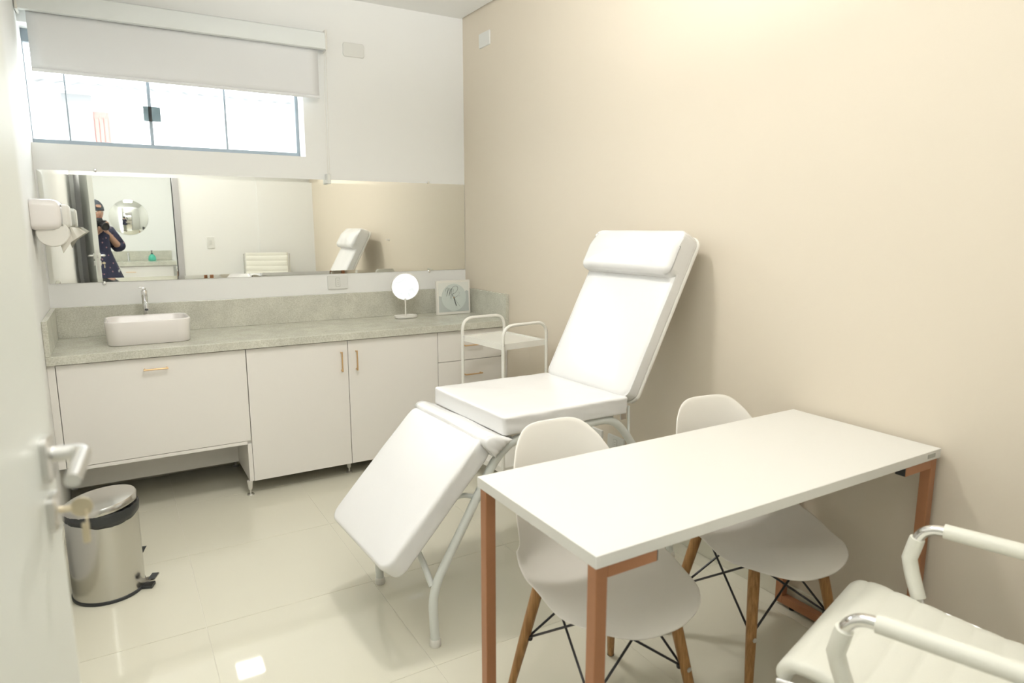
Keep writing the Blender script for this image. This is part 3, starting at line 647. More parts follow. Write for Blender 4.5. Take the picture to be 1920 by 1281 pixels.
# seat cushion (local x along room x)
sx0, sx1 = -1.012, -0.440
ST = Matrix.Translation(((sx0+sx1)/2, YC, 0.692)) @ Matrix.Rotation(math.radians(0.8), 4, 'Y')
MB().loft(cushion_loops((sx1-sx0)/2, HW, 0.068, 0.016, 0.009, crown=0.004), ST, k=4, dense=26, disp=crease(0.0055, 3.3, HW)).build('seat_cushion', 'vinyl', ex_, sharp=60)
# leg rest: local x runs down the slope, z is the outer normal
def frame_mtx(o, ux, uz):
    ux = Vector(ux).normalized(); uz = Vector(uz).normalized(); uy = uz.cross(ux)
    return Matrix(((ux.x, uy.x, uz.x, o[0]), (ux.y, uy.y, uz.y, o[1]), (ux.z, uy.z, uz.z, o[2]), (0, 0, 0, 1)))
a0 = Vector((-1.106, YC, 0.702)); a1 = Vector((-1.462, YC, 0.327)); ld = a1-a0; LL = ld.length; ldn = ld.normalized(); up_ = Vector((ldn.z, 0, -ldn.x)); up_ = up_ if up_.z > 0 else -up_
LM = frame_mtx(tuple((a0+a1)/2-up_*0.076), ldn, up_)
def leg_loops():
    L = []
    for (hx, hy, rc, z) in cushion_loops(LL/2, HW-0.004, 0.076, 0.05, 0.014, crown=0.007): L.append((hx, hy, rc, z))
    return L
def legshape(v):
    # square upper corners, rounded lower ones
    if v.x < 0:
        v = v.copy()
        ax = LL/2; k = max(0, (-v.x-(ax-0.05))/0.05)
        ymax = HW-0.004; shrink = 0.05*(1-math.sqrt(max(0, 1-min(1, k)**2)))
        if abs(v.y) > 0.1: v.y = math.copysign(min(ymax, abs(v.y)+shrink*0.72*(abs(v.y)/ymax)), v.y)
    return crease(0.002, 8.1, HW)(v)
MB().loft(leg_loops(), LM, k=8, dense=22, disp=legshape).build('leg_rest_cushion', 'vinyl', ex_, sharp=60)
# vinyl flap joining seat and leg rest
prof = spline([(-0.990, 0, 0.688), (-1.030, 0, 0.702), (-1.062, 0, 0.712), (-1.090, 0, 0.706), (-1.094, 0, 0.686), (-1.076, 0, 0.664), (-1.062, 0, 0.640)], 4)
rows = []
for j in range(31):
    t = j/30; y = YN-0.012+(YFa-YN+0.016)*t; row = []
    for i, p in enumerate(prof):
        k = i/(len(prof)-1); e = max(0, 1-t*9)
        row.append(Vector((p.x+0.003*math.sin(t*5+k*4)+e*0.006*math.sin(k*7), y+e*0.003*math.sin(k*5), p.z-e*0.004*math.sin(k*6)**2-0.002*math.sin(t*9))))
    rows.append(row)
MB().grid(rows).build('vinyl_flap', 'vinyl', ex_, solid=0.002, sharp=80)
fe = rows[0]; pa, pb = fe[0], fe[-1]; r2 = []
for k in range(7):
    u = k/6; r2.append([fe[i].lerp(pa.lerp(pb, i/(len(fe)-1)), u)+Vector((0, -0.007*math.sin(PI*u)+0.0015*math.sin(i*1.3)*u, -0.004*u)) for i in range(len(fe))])
MB().grid(r2).build('flap_end', 'vinyl', ex_, solid=0.002, sharp=80)
# back rest
b0 = Vector((-0.464, YC, 0.752)); bu = Vector((math.cos(math.radians(62.4)), 0, math.sin(math.radians(62.4)))); bnv = Vector((-bu.z, 0, bu.x))
BL = 0.715
BM = frame_mtx(tuple(b0+bu*BL/2-bnv*0.060), bu, bnv)
def backshape(v):
    v = v.copy(); t = v.x/BL+0.5
    if v.z > 0.03: pass
    e = max(0, abs(v.y)/HW-0.72)/0.28
    v.z -= 0.010*e*e*(1 if v.z > 0.05 else 0)
    return crease(0.0015, 5.5, HW)(v)
MB().loft(cushion_loops(BL/2, HW, 0.060, 0.045, 0.022, crown=0.006, rb=0.004), BM, k=8, dense=22, disp=backshape).build('back_cushion', 'vinyl', ex_, sharp=60)
MB().loft(cushion_loops(BL/2+0.005, HW+0.005, 0.018, 0.05, 0.008, z0=-0.0185), BM, k=8, dense=4).build('back_board', 'plastic', ex_)
HL = 0.200
HM = frame_mtx(tuple(b0+bu*(BL-HL/2-0.006)+bnv*(-0.050)), bu, bnv)
def headshape(v):
    v = v.copy(); s = v.x/(HL/2)
    e = abs(v.y)/HW
    v.z = 0.045+(v.z-0.045)*(1-0.55*max(0, s)**1.6) if v.z > 0.045 else v.z
    v.z -= 0.012*max(0, e-0.6)/0.4*(v.z > 0.08)
    v.z += 0.002*noise.noise(Vector((v.x*14, v.y*9, 2)))
    return v
MB().loft(cushion_loops(HL/2, HW+0.0015, 0.112, 0.035, 0.030, crown=0.008, rb=0.004), HM, k=8, dense=22, disp=headshape).build('headrest_pillow', 'vinyl', ex_, sharp=70)
for s in (-1, 1): MB().box((-BL/2, s*(HW-0.04)-0.01, -0.022), (BL/2-0.05, s*(HW-0.04)+0.01, -0.0175), BM).build('back_rail', 'white_paint', ex_)
# tubular frames
for y in (YN+0.022, YFa-0.022):
    pts = arc([(-1.276, y, 0.004), (-1.284, y, 0.200), (-1.035, y, 0.615), (-0.955, y, 0.674), (-0.500, y, 0.674), (-0.415, y, 0.585), (-0.175, y, 0.200), (-0.150, y, 0.004)], 0.07, 8)
    fr = MB().tube(pts, 0.0155, 16).build('side_frame', 'white_paint', ex_)
    for x in (-1.276, -0.150):
        MB().lathe([(0.019, 0), (0.020, 0.003), (0.019, 0.022), (0.0165, 0.026)], (x, y, 0), 16).build('foot_cap', 'plastic', fr)
ya, yb = YN+0.03, YFa-0.03
MB().tube(arc([(-1.280, ya, 0.215), (-1.285, ya+0.09, 0.31), (-1.285, yb-0.09, 0.31), (-1.280, yb, 0.215)], 0.06), 0.0105, 12).build('cross_brace', 'white_paint', ex_)
MB().tube(arc([(-0.160, ya, 0.215), (-0.155, ya+0.09, 0.31), (-0.155, yb-0.09, 0.31), (-0.160, yb, 0.215)], 0.06), 0.0105, 12).build('cross_brace', 'white_paint', ex_)
for x in (-0.97, -0.50): MB().tube([(x, ya, 0.672), (x, yb, 0.672)], 0.011, 12).build('seat_crossbar', 'white_paint', ex_)
lb = a0-up_*0.088; 
for yy in (YN+0.07, YFa-0.07):
    q = [Vector((lb.x, yy, lb.z))+ldn*t for t in (0.0, 0.40)]
    MB().tube([q[0], q[1]], 0.0095, 10).build('leg_rest_bar', 'white_paint', ex_)
    MB().tube(arc([Vector((-1.105, ya if yy < YC else yb, 0.490)), Vector((-1.150, (ya if yy < YC else yb)+(0.03 if yy < YC else -0.03), 0.500)), q[0]+ldn*0.24], 0.03), 0.0085, 10).build('leg_rest_strut', 'white_paint', ex_)
for yy in (YN+0.012, YFa-0.012):
    MB().tube([(-0.428, yy, 0.715), (-0.424, yy, 0.600)], 0.0052, 8).build('recline_rod', 'white_paint', ex_)
    MB().box((-0.470, yy-0.003, 0.664), (-0.440, yy+0.003, 0.735)).build('hinge_plate', 'satin', ex_, bevel=0.002)

piv = Vector((-1.27, -2.0, 0)); ra = math.radians(2.5); q_ = Matrix.Rotation(ra, 3, 'Z')
ex_.location = piv+q_ @ (ex_.location-piv); ex_.rotation_euler = (0, 0, ra)
# ================================================================ TABLE
tb = empty('desk', (-0.667, -2.905, 0), label='white rectangular desk with rose-gold metal legs against the beige wall', cat='desk')
TX0, TX1, TY0, TY1 = -1.316, -0.019, -3.160, -2.651
bx('tabletop', (TX0, TY0, 0.722), (TX1, TY1, 0.750), 'table', tb, bevel=0.0012)
tg = bx('edge_tag', (-0.092, TY0-0.0012, 0.730), (-0.052, TY0, 0.742), 'plate_grey', tb, label='small grey maker tag on the table edge')
TB = 0.030
for xa in (TX0+0.006, TX1-0.006-TB):
    for ya_ in (TY0+0.006, TY1-0.006-TB):
        lg = bx('leg', (xa, ya_, 0.012), (xa+TB, ya_+TB, 0.7215), 'copper', tb, bevel=0.002)
        s = 1 if xa < -0.7 else -1
        x0 = xa+TB+0.0005 if s == 1 else xa-0.135; x1 = x0+0.1345
        st = bx('corner_bracket', (x0, ya_, 0.692), (x1, ya_+TB, 0.7215), 'copper', tb, bevel=0.001)
        xe = x1 if s == 1 else x0
        bx('end_plug', (min(xe, xe+s*0.003), ya_+0.001, 0.693), (max(xe, xe+s*0.003), ya_+TB-0.001, 0.7205), 'black_plastic', st)
        MB().lathe([(0.010, 0), (0.011, 0.006), (0.005, 0.008), (0.005, 0.0125)], (xa+TB/2, ya_+TB/2+(0.05 if ya_ < -2.9 else -0.05), 0), 12).build('foot', 'black_plastic', lg)
    bx('bottom_rail', (xa, TY0+0.006+TB+0.0005, 0.012), (xa+TB, TY1-0.006-TB-0.0005, 0.042), 'copper', tb, bevel=0.002)

# ================================================================ SHELL CHAIRS (built at origin, facing +x local "forward", then placed)
def shell_chair(label):
    t = empty('shell_chair', (0, 0, 0), label=label, cat='chair', group='white shell chairs tucked under the desk')
    cl_ = spline([(0.262, 0, 0.405), (0.225, 0, 0.432), (0.15, 0, 0.440), (0.05, 0, 0.428), (-0.05, 0, 0.418), (-0.125, 0, 0.425), (-0.180, 0, 0.465), (-0.212, 0, 0.540), (-0.236, 0, 0.630), (-0.262, 0, 0.730), (-0.288, 0, 0.818)], 6)
    def interp(tab, s):
        for i in range(len(tab)-1):
            if s <= tab[i+1][0]:
                u = (s-tab[i][0])/(tab[i+1][0]-tab[i][0]); u = u*u*(3-2*u); return tab[i][1]*(1-u)+tab[i+1][1]*u
        return tab[-1][1]
    Ls = [0]
    for i in range(1, len(cl_)): Ls.append(Ls[-1]+(cl_[i]-cl_[i-1]).length)
    tot = Ls[-1]
    def cen(s):
        d = max(0, min(1, s))*tot
        for i in range(len(cl_)-1):
            if d <= Ls[i+1] or i == len(cl_)-2:
                u = (d-Ls[i])/(Ls[i+1]-Ls[i]); p = cl_[i].lerp(cl_[i+1], u); tt = (cl_[i+1]-cl_[i]).normalized(); return p, tt
    N_ = 30; rows = []
    for i in range(N_+1):
        b = -1+2*i/N_; row = []
        for j in range(N_+1):
            a = -1+2*j/N_
            r_ = max(abs(a), abs(b)); th_ = math.atan2(b, a); ne = 2.5 if b < 0 else 3.9
            Rb = (abs(math.cos(th_))**ne+abs(math.sin(th_))**ne)**(-1/ne)*r_
            u, vv = Rb*math.cos(th_), Rb*math.sin(th_)
            vv2 = vv; s = (vv2+1)/2
            p, tt = cen(s)
            hw = interp([(0, 0.262), (0.15, 0.262), (0.35, 0.245), (0.5, 0.238), (0.62, 0.222), (0.8, 0.200), (1, 0.172)], s)
            curl = interp([(0, -0.030), (0.15, -0.012), (0.35, 0.045), (0.5, 0.098), (0.62, 0.105), (0.8, 0.062), (1, 0.030)], s)
            nrm = Vector((-tt.z, 0, tt.x)) * -1
            nrm = Vector((tt.z, 0, -tt.x)); 
            if nrm.z < 0 and abs(nrm.z) > 0.3: nrm = -nrm
            if nrm.x < 0 and nrm.z < 0.3: nrm = -nrm
            w_ = abs(u)**2.4
            row.append(p+Vector((0, hw*u*(1-0.05*w_), 0))+nrm*curl*w_)
        rows.append(row)
    so = MB().grid(rows).build('shell', 'shell', t, sharp=180, keep_origin=True)
    md = so.modifiers.new('thickness', 'SOLIDIFY'); md.thickness = 0.005; md.offset = -1
    sb_ = so.modifiers.new('smooth', 'SUBSURF'); sb_.levels = 1; sb_.render_levels = 1
    tops = {}; feet = {}
    for sx in (-1, 1):
        for sy in (-1, 1):
            tp_ = Vector((0.130*sx, 0.128*sy, 0.398)); ft = Vector((0.205*sx, 0.192*sy, 0.0))
            if sx == 1: tp_.z = 0.402
            tops[(sx, sy)] = tp_; feet[(sx, sy)] = ft
            dv = (ft-tp_)
            lg = MB().tube([tp_, tp_+dv*0.1, tp_+dv*0.5, tp_+dv*0.995], [0.0165, 0.0172, 0.0155, 0.011], 14).build('leg', 'wood', t)
            kp = tp_+dv*0.50
            MB().lathe([(0.0005, 0), (0.007, 0), (0.0075, 0.002), (0.004, 0.0035), (0.0005, 0.0035)], n=14, mtx=Matrix.Translation(kp+Vector((sx*0.0145, 0, 0.0))) @ Matrix.Rotation(sx*PI/2, 4, 'Y')).build('bolt', 'satin', lg)
            MB().lathe([(0.0112, 0), (0.012, 0.001), (0.0115, 0.006)], (ft.x, ft.y, 0), 12).build('glide', 'black_plastic', lg)
    def low(k): return tops[k]+(feet[k]-tops[k])*0.50
    for ka, kb in (((-1, -1), (-1, 1)), ((1, -1), (1, 1)), ((-1, -1), (1, -1)), ((-1, 1), (1, 1))):
        for p, q in ((ka, kb), (kb, ka)):
            inn = Vector((0, 0, 0)); lo_ = low(p); hi_ = tops[q]+Vector((0, 0, 0.0)); off = Vector((0.012, 0.012, 0)) if (p[0]+p[1]) > 0 else Vector((0, 0, 0))
            lo_ = lo_*0.96; lo_.z = low(p).z
            e1 = Vector((hi_.x*0.85, hi_.y*0.85, hi_.z-0.004))
            MB().tube([lo_, e1], 0.0036, 8).build('brace_rod', 'black', t)
    for sy in (-1, 1):
        MB().box((-0.14, 0.105*sy-0.010, 0.392), (0.14, 0.105*sy+0.010, 0.400)).build('mount_bar', 'black', t)
    for k in tops:
        l_ = low(k); MB().lathe([(0.0005, -0.007), (0.007, -0.006), (0.009, 0), (0.007, 0.006), (0.0005, 0.007)], n=10, mtx=Matrix.Translation((l_.x*0.93, l_.y*0.93, l_.z))).build('knob', 'black', t)
    return t
ch1 = shell_chair('white plastic shell chair with wooden legs under the left end of the desk')
ch2 = copy_tree(ch1); ch2['label'] = 'white plastic shell chair with wooden legs under the desk end nearer the beige wall'
ch1.location = (-0.985, -2.782, 0); ch1.rotation_euler = (0, 0, math.radians(-92))
ch2.location = (-0.385, -2.815, 0); ch2.rotation_euler = (0, 0, math.radians(-98))

# ================================================================ OFFICE CHAIR (local +x forward)
oc = empty('office_chair', (0, 0, 0), label='white ribbed leather office chair with chrome armrests at the front edge of the room', cat='chair')
# seat: ribbed sling, side profile
seatp = spline([(0.262, 0, 0.452), (0.250, 0, 0.478), (0.215, 0, 0.492), (0.10, 0, 0.482), (-0.05, 0, 0.466), (-0.17, 0, 0.468), (-0.212, 0, 0.496)], 10)
def ribbed(path, hw, th, pitch, name, label=None):
    L = [0]
    for i in range(1, len(path)): L.append(L[-1]+(path[i]-path[i-1]).length)
    tot = L[-1]; n = int(tot/pitch*10); front = []; back = []
    for k in range(n+1):
        d = tot*k/n; i = max(0, min(len(path)-2, next((q for q in range(len(L)-1) if L[q+1] >= d), len(path)-2)))
        u = (d-L[i])/(L[i+1]-L[i]); p = path[i].lerp(path[i+1], u); tt = (path[i+1]-path[i]).normalized(); nr = Vector((tt.z, 0, -tt.x))
        if nr.z < 0: nr = -nr
        if abs(nr.z) < 0.35 and nr.x < 0: nr = -nr
        puff = abs(math.sin(PI*d/pitch))**0.35*0.0055
        front.append(p+nr*(th/2+puff-0.005)); back.append(p-nr*(th/2))
    ring = front+back[::-1]; m = len(ring); rows = []
    ysl = [-hw, -hw+0.004, -hw+0.012, -hw+0.03]+[(-hw+0.03)+(2*hw-0.06)*i/14 for i in range(1, 14)]+[hw-0.03, hw-0.012, hw-0.004, hw]
    cen_ = [(front[i]+back[i])/2 for i in range(len(front))]; cr = cen_+cen_[::-1]
    vs = []; fs = []
    for y in ysl:
        e = max(0, (abs(y)-(hw-0.014))/0.014); sc = math.sqrt(max(0.0, 1-e*e))*0.85+0.15
        for i in range(m): q = cr[i]+(ring[i]-cr[i])*sc; vs.append((q.x, y, q.z))
    for a in range(len(ysl)-1):
        for i in range(m): fs.append((a*m+i, a*m+(i+1) % m, (a+1)*m+(i+1) % m, (a+1)*m+i))
    fs += [tuple(range(m))[::-1], tuple((len(ysl)-1)*m+i for i in range(m))]
    return MB().add(vs, fs).build(name, 'leather', oc, sharp=75)
ribbed(seatp, 0.233, 0.034, 0.058, 'seat')
backp = spline([(-0.222, 0, 0.560), (-0.232, 0, 0.66), (-0.246, 0, 0.80), (-0.268, 0, 0.95), (-0.296, 0, 1.112)], 10)
ribbed(backp, 0.228, 0.030, 0.058, 'backrest')
for sy in (-1, 1):
    y = sy*0.243
    MB().tube(spline([(0.262, y, 0.448), (0.10, y, 0.472), (-0.10, y, 0.456), (-0.20, y, 0.475), (-0.235, y, 0.56), (-0.250, y, 0.75), (-0.300, y, 1.10)], 8), 0.011, 10, ry=0.006).build('side_rail', 'chrome', oc, label='chrome side rail')
    ya2 = sy*0.249
    arm = arc([(0.105, ya2, 0.455), (0.150, ya2+sy*0.012, 0.58), (0.128, ya2+sy*0.016, 0.675), (-0.20, ya2+sy*0.010, 0.680), (-0.262, ya2-sy*0.008, 0.640), (-0.262, ya2-sy*0.010, 0.62)], 0.045, 8)
    am = MB().tube(arm, 0.0125, 14).build('armrest', 'chrome', oc, label='bent chrome armrest tube')
    MB().tube([(0.118, ya2+sy*0.003, 0.492), (0.139, ya2+sy*0.009, 0.55), (0.148, ya2+sy*0.012, 0.585), (0.140, ya2+sy*0.014, 0.622), (0.136, ya2+sy*0.0145, 0.640)], [0.0172, 0.0176, 0.0178, 0.0178, 0.0172], 16).build('sleeve', 'leather', am, label='white leather sleeve')
    MB().tube([(0.082, ya2+sy*0.0158, 0.6765), (-0.05, ya2+sy*0.013, 0.679), (-0.195, ya2+sy*0.010, 0.6805)], [0.0178, 0.0184, 0.0178], 16).build('sleeve', 'leather', am, label='white leather sleeve')
    MB().box((0.128, ya2+sy*0.018-0.002, 0.488), (0.134, ya2+sy*0.018+0.002, 0.512)).build('zip_pull', 'satin', am)
MB().tube([(0.0, -0.238, 0.440), (0.0, 0.238, 0.440)], 0.010, 10).tube([(-0.12, -0.238, 0.440), (-0.12, 0.238, 0.440)], 0.010, 10).box((-0.14, -0.06, 0.405), (0.03, 0.06, 0.438)).build('seat_carrier', 'black_plastic', oc)
MB().lathe([(0.024, 0.11), (0.024, 0.24), (0.014, 0.245), (0.014, 0.41)], (-0.05, 0, 0), 18).build('gas_lift', 'chrome', oc)
for k in range(5):
    a = 2*PI*k/5+0.3; e = Vector((math.cos(a), math.sin(a), 0)); c0 = Vector((-0.05, 0, 0))
    MB().tube([c0+e*0.02+Vector((0, 0, 0.115)), c0+e*0.15+Vector((0, 0, 0.10)), c0+e*0.275+Vector((0, 0, 0.072))], [0.020, 0.016, 0.011], 10).build('base_arm', 'chrome', oc)
    cp = c0+e*0.275; q = Vector((-e.y, e.x, 0))
    cs = MB()
    for s in (-1, 1): cs.tube([cp+q*s*0.006+Vector((0, 0, 0.0255)), cp+q*s*0.022+Vector((0, 0, 0.0255))], 0.025, 18)
    cs.tube([cp+Vector((0, 0, 0.03)), cp+Vector((0, 0, 0.075))], 0.006, 8)
    cs.build('caster', 'black_plastic', oc)
oc.location = (-0.660, -3.527, 0); oc.rotation_euler = (0, 0, math.radians(90+15))

# ================================================================ HALL BEYOND THE DOORWAY (seen in the mirror)
rm = empty('round_mirror', (-1.827, HY, 1.53), label='round frameless mirror on the hall wall, seen reflected behind the photographer', cat='mirror')
MB().lathe([(0.001, 0.002), (0.245, 0.002), (0.246, 0.006), (0.243, 0.008), (0.001, 0.008)], n=64, mtx=Matrix.Translation((-1.827, HY, 1.53)) @ Matrix.Rotation(-PI/2, 4, 'X')).build('mirror_glass', 'mirror', rm)
hc = empty('vanity_counter', (-1.8, HY+0.25, 0.88), label='granite counter with backsplash in the hall washroom', cat='countertop')
bx('slab', (HX0+0.001, HY+0.001, 0.862), (-1.30, HY+0.5, 0.917), 'granite', hc, bevel=0.001)
bx('backsplash', (HX0+0.001, HY+0.001, 0.9175), (-1.32, HY+0.02, 1.055), 'granite', hc, bevel=0.001)
hcab = empty('cabinet', (-1.9, HY+0.25, 0.3), label='white wall-hung cabinet under the hall counter', cat='cabinet')
bx('body', (HX0+0.002, HY+0.002, 0.40), (-1.34, HY+0.46, 0.861), 'lacquer', hcab)
hd_ = bx('drawer', (-2.10, HY+0.4605, 0.42), (-1.345, HY+0.478, 0.855), 'lacquer', hcab, bevel=0.001)
handle((-1.93, HY+0.526, 0.78), (-1.82, HY+0.526, 0.78), hd_)
sd = empty('soap_dispenser', (-1.585, HY+0.16, 0.917), label='teal liquid soap bottle with black pump on the hall counter', cat='bottle')
MB().lathe([(0.034, 0.0005), (0.050, 0.004), (0.052, 0.03), (0.046, 0.06), (0.028, 0.085), (0.016, 0.095), (0.001, 0.096)], (-1.585, HY+0.16, 0.917), 24).build('bottle', 'teal', sd)
MB().lathe([(0.014, 0.096), (0.014, 0.112), (0.005, 0.114), (0.005, 0.135), (0.011, 0.136), (0.011, 0.146), (0.001, 0.148)], (-1.585, HY+0.16, 0.917), 14).build('pump', 'black_plastic', sd)
ht = empty('tap', (-1.88, HY+0.12, 0.917), label='small chrome tap on the hall counter', cat='tap')
MB().lathe([(0.024, 0.0005), (0.016, 0.008), (0.014, 0.12), (0.001, 0.121)], (-1.88, HY+0.12, 0.917), 18).build('column', 'chrome', ht)
MB().tube([(-1.88, HY+0.13, 1.00), (-1.88, HY+0.23, 1.0)], 0.009, 10).build('spout', 'chrome', ht)
hch = empty('side_chair', (-1.2, -6.1, 0), label='small wooden-framed stool with a black and white pad in the hall', cat='chair')
for x, y in ((-1.30, -6.25), (-1.30, -5.95), (-1.02, -6.25), (-1.02, -5.95)):
    bx('leg', (x-0.02, y-0.02, 0), (x+0.02, y+0.02, 0.80), 'copper', hch)
bx('seat', (-1.33, -6.28, 0.801), (-0.99, -5.92, 0.85), 'plastic', hch, bevel=0.004)
bx('backrest', (-1.14, -6.28, 0.851), (-1.09, -5.92, 1.02), 'black_plastic', hch, bevel=0.004)

# ================================================================ PHOTOGRAPHER (stands behind the camera, seen in the mirror)
pe = empty('person', (-2.20, -4.42, 0), label='person in slate cap and dark floral robe holding a black camera, reflected in the mirror', cat='person')
fwh = Vector((FW.x, FW.y, 0)).normalized(); rth = Vector((fwh.y, -fwh.x, 0))
def skin_mesh(name, verts, edges, radii, m, parent, root=0, sub=2, **k):
    lo = min(v[2] for v in verts); me = bpy.data.meshes.new(name)
    vs = [Vector(v) for v in verts]
    me.from_pydata([v-W[pe.name] for v in vs], edges, []); o = bpy.data.objects.new(name, me); COL.objects.link(o)
    md = o.modifiers.new('skin', 'SKIN'); 
    sl = me.skin_vertices[0].data if me.skin_vertices else None
    if sl is None:
        bm = bmesh.new(); bm.from_mesh(me); bm.verts.layers.skin.verify(); bm.to_mesh(me); bm.free(); sl = me.skin_vertices[0].data
    for i, r in enumerate(radii):
        r = r if isinstance(r, tuple) else (r, r); sl[i].radius = r; sl[i].use_root = (i == root)
    md.use_smooth_shade = True
    s = o.modifiers.new('sub', 'SUBSURF'); s.levels = sub; s.render_levels = sub
    me.materials.append(M[m]); o.parent = parent; o.location = (0, 0, 0); W[o.name] = W[pe.name].copy()
    if k.get('label'): o['label'] = k['label']
    return o
LENS = CAM-FW*0.028                      # front of the lens sits just behind the render camera
CB = LENS-FW*0.115                       # centre of the camera body
hc0 = Vector((-2.205, -4.335, 1.555))    # head centre
def P(r, f_, z): return Vector((-2.225, -4.42, 0))+rth*r+fwh*f_+Vector((0, 0, z))
elbR = P(0.235, 0.06, 1.155); elbL = P(-0.20, 0.10, 1.16)
wrR = CB+RT*0.085-UP*0.075-FW*0.045; wrL = CB-RT*0.03-UP*0.105-FW*0.02
V = [P(0, 0, 0.93), P(0, 0, 1.08), P(0, 0, 1.25), P(0, 0.0, 1.36), P(0, 0.01, 1.43), P(0, 0.03, 1.49),
     P(0.15, 0, 1.34), elbR, wrR, P(-0.15, 0, 1.34), elbL, wrL,
     P(0.085, 0, 0.86), P(0.095, 0.015, 0.48), P(0.10, -0.01, 0.10), P(0.11, 0.10, 0.035),
     P(-0.085, 0, 0.86), P(-0.095, 0.015, 0.48), P(-0.10, -0.01, 0.10), P(-0.11, 0.10, 0.035)]
E_ = [(0, 1), (1, 2), (2, 3), (3, 4), (4, 5), (3, 6), (6, 7), (7, 8), (3, 9), (9, 10), (10, 11), (0, 12), (12, 13), (13, 14), (14, 15), (0, 16), (16, 17), (17, 18), (18, 19)]
Rd = [(0.13, 0.10), (0.115, 0.09), (0.13, 0.10), (0.11, 0.085), 0.055, 0.052, 0.055, 0.042, 0.027, 0.055, 0.042, 0.027, 0.08, 0.055, 0.036, 0.034, 0.08, 0.055, 0.036, 0.034]
# fingers as chains from the palms (joined edges keep the body one mesh)
def hand(wi, wr, along, side, curl, spread, V, E_, Rd):
    palm = wr+along*0.05; V.append(palm); Rd.append((0.030, 0.020)); E_.append((wi, len(V)-1)); pi_ = len(V)-1
    for k, (dx, L_) in enumerate(((-0.030, 0.055), (-0.010, 0.064), (0.010, 0.060), (0.029, 0.048))):
        b_ = palm+side*dx+along*0.035
        c_ = b_+along*L_*0.4+curl*0.008; d_ = c_+(along*0.5+curl).normalized()*L_*0.4; e_ = d_+(curl*1.2-along*0.3).normalized()*L_*0.3
        i0 = len(V); V += [b_, c_, d_, e_]; Rd += [0.0095, 0.0088, 0.0082, 0.0072]; E_ += [(pi_, i0), (i0, i0+1), (i0+1, i0+2), (i0+2, i0+3)]
    b_ = palm-side*spread*0.038; c_ = b_-side*spread*0.02+along*0.03; d_ = c_+along*0.028
    i0 = len(V); V += [b_, c_, d_]; Rd += [0.012, 0.0105, 0.009]; E_ += [(pi_, i0), (i0, i0+1), (i0+1, i0+2)]
hand(8, wrR, (UP*0.8+FW*0.35).normalized(), FW, -RT, 1, V, E_, Rd)
hand(11, wrL, (FW*0.7+UP*0.35-RT*0.1).normalized(), RT, UP, 1, V, E_, Rd)
body = skin_mesh('body', V, E_, Rd, 'skin', pe)
# head with face
HMX = Matrix.Translation(hc0) @ Matrix(((rth.x, fwh.x, 0, 0), (rth.y, fwh.y, 0, 0), (0, 0, 1, 0), (0, 0, 0, 1)))
rows = []
for i in range(25):
    ph = PI*i/24; row = []
    for j in range(33):
        th = 2*PI*j/32; x = math.sin(ph)*math.cos(th); y = math.sin(ph)*math.sin(th); z = math.cos(ph)
        sx_, sy_, sz_ = 0.076, 0.096, 0.118
        if z < 0: sx_ *= 1-0.32*z*z; sy_ *= 1-0.12*z*z
        yy = y*sy_; zz = z*sz_
        if y > 0:
            d_ = math.hypot(x/0.16, (z+0.12)/0.30); yy += 0.020*math.exp(-d_*d_*1.6)          # nose
            for s in (-1, 1):
                d_ = math.hypot((x-s*0.38)/0.17, (z-0.04)/0.12); yy -= 0.009*math.exp(-d_*d_)    # eye sockets
            d_ = math.hypot(x/0.32, (z+0.50)/0.10); yy += 0.005*math.exp(-d_*d_)                 # lips
        row.append(Vector((x*sx_, yy, zz)))
    rows.append(row)
hd2 = MB().grid(rows, HMX).build('head', 'skin', pe, sharp=180)
for s in (-1, 1):
    MB().lathe([(0.001, -0.008), (0.0075, -0.004), (0.0085, 0), (0.0075, 0.004), (0.001, 0.008)], n=14, mtx=HMX @ Matrix.Translation((s*0.029, 0.083, 0.004))).build('eye', 'plastic', hd2)
    MB().loft([(0.010, 0.004, 0.003, -0.028), (0.014, 0.006, 0.005, -0.01), (0.016, 0.006, 0.005, 0.015), (0.010, 0.004, 0.003, 0.028)], HMX @ Matrix.Translation((s*0.076, -0.005, -0.005)) @ Matrix.Rotation(PI/2, 4, 'Z')).build('ear', 'skin', hd2)
MB().loft([(0.020, 0.004, 0.003, -0.003), (0.022, 0.005, 0.004, 0), (0.018, 0.004, 0.003, 0.004)], HMX @ Matrix.Translation((0, 0.091, -0.057))).build('mouth', mat('lips', (0.45, 0.18, 0.15), 0.5), hd2)
# cap, worn backwards with the strap opening above the forehead
rows = []
for i in range(13):
    ph = (PI*0.52)*i/12; rows.append([Vector((0.087*math.sin(ph)*math.cos(2*PI*j/36), -0.006+0.107*math.sin(ph)*math.sin(2*PI*j/36), 0.020+0.112*math.cos(ph)-0.0)) for j in range(37)])
cp_ = MB().grid(rows, HMX).build('cap', 'hat', pe, solid=0.004, sharp=180)
MB().loft([(0.028, 0.016, 0.014, 0.0), (0.026, 0.014, 0.013, 0.004)], HMX @ Matrix.Translation((-0.012, 0.103, 0.060)) @ Matrix.Rotation(-PI/2+0.35, 4, 'X')).build('strap_opening', 'skin', cp_)
MB().loft([(0.070, 0.05, 0.045, 0), (0.068, 0.048, 0.045, 0.004)], HMX @ Matrix.Translation((0, -0.135, 0.012)) @ Matrix.Rotation(0.25, 4, 'X')).build('brim', 'hat', cp_)
MB().loft([(0.074, 0.060, 0.05, -0.10), (0.080, 0.07, 0.06, -0.02), (0.078, 0.075, 0.06, 0.03)], HMX @ Matrix.Translation((0, -0.035, 0))).build('hair', 'hair', pe)
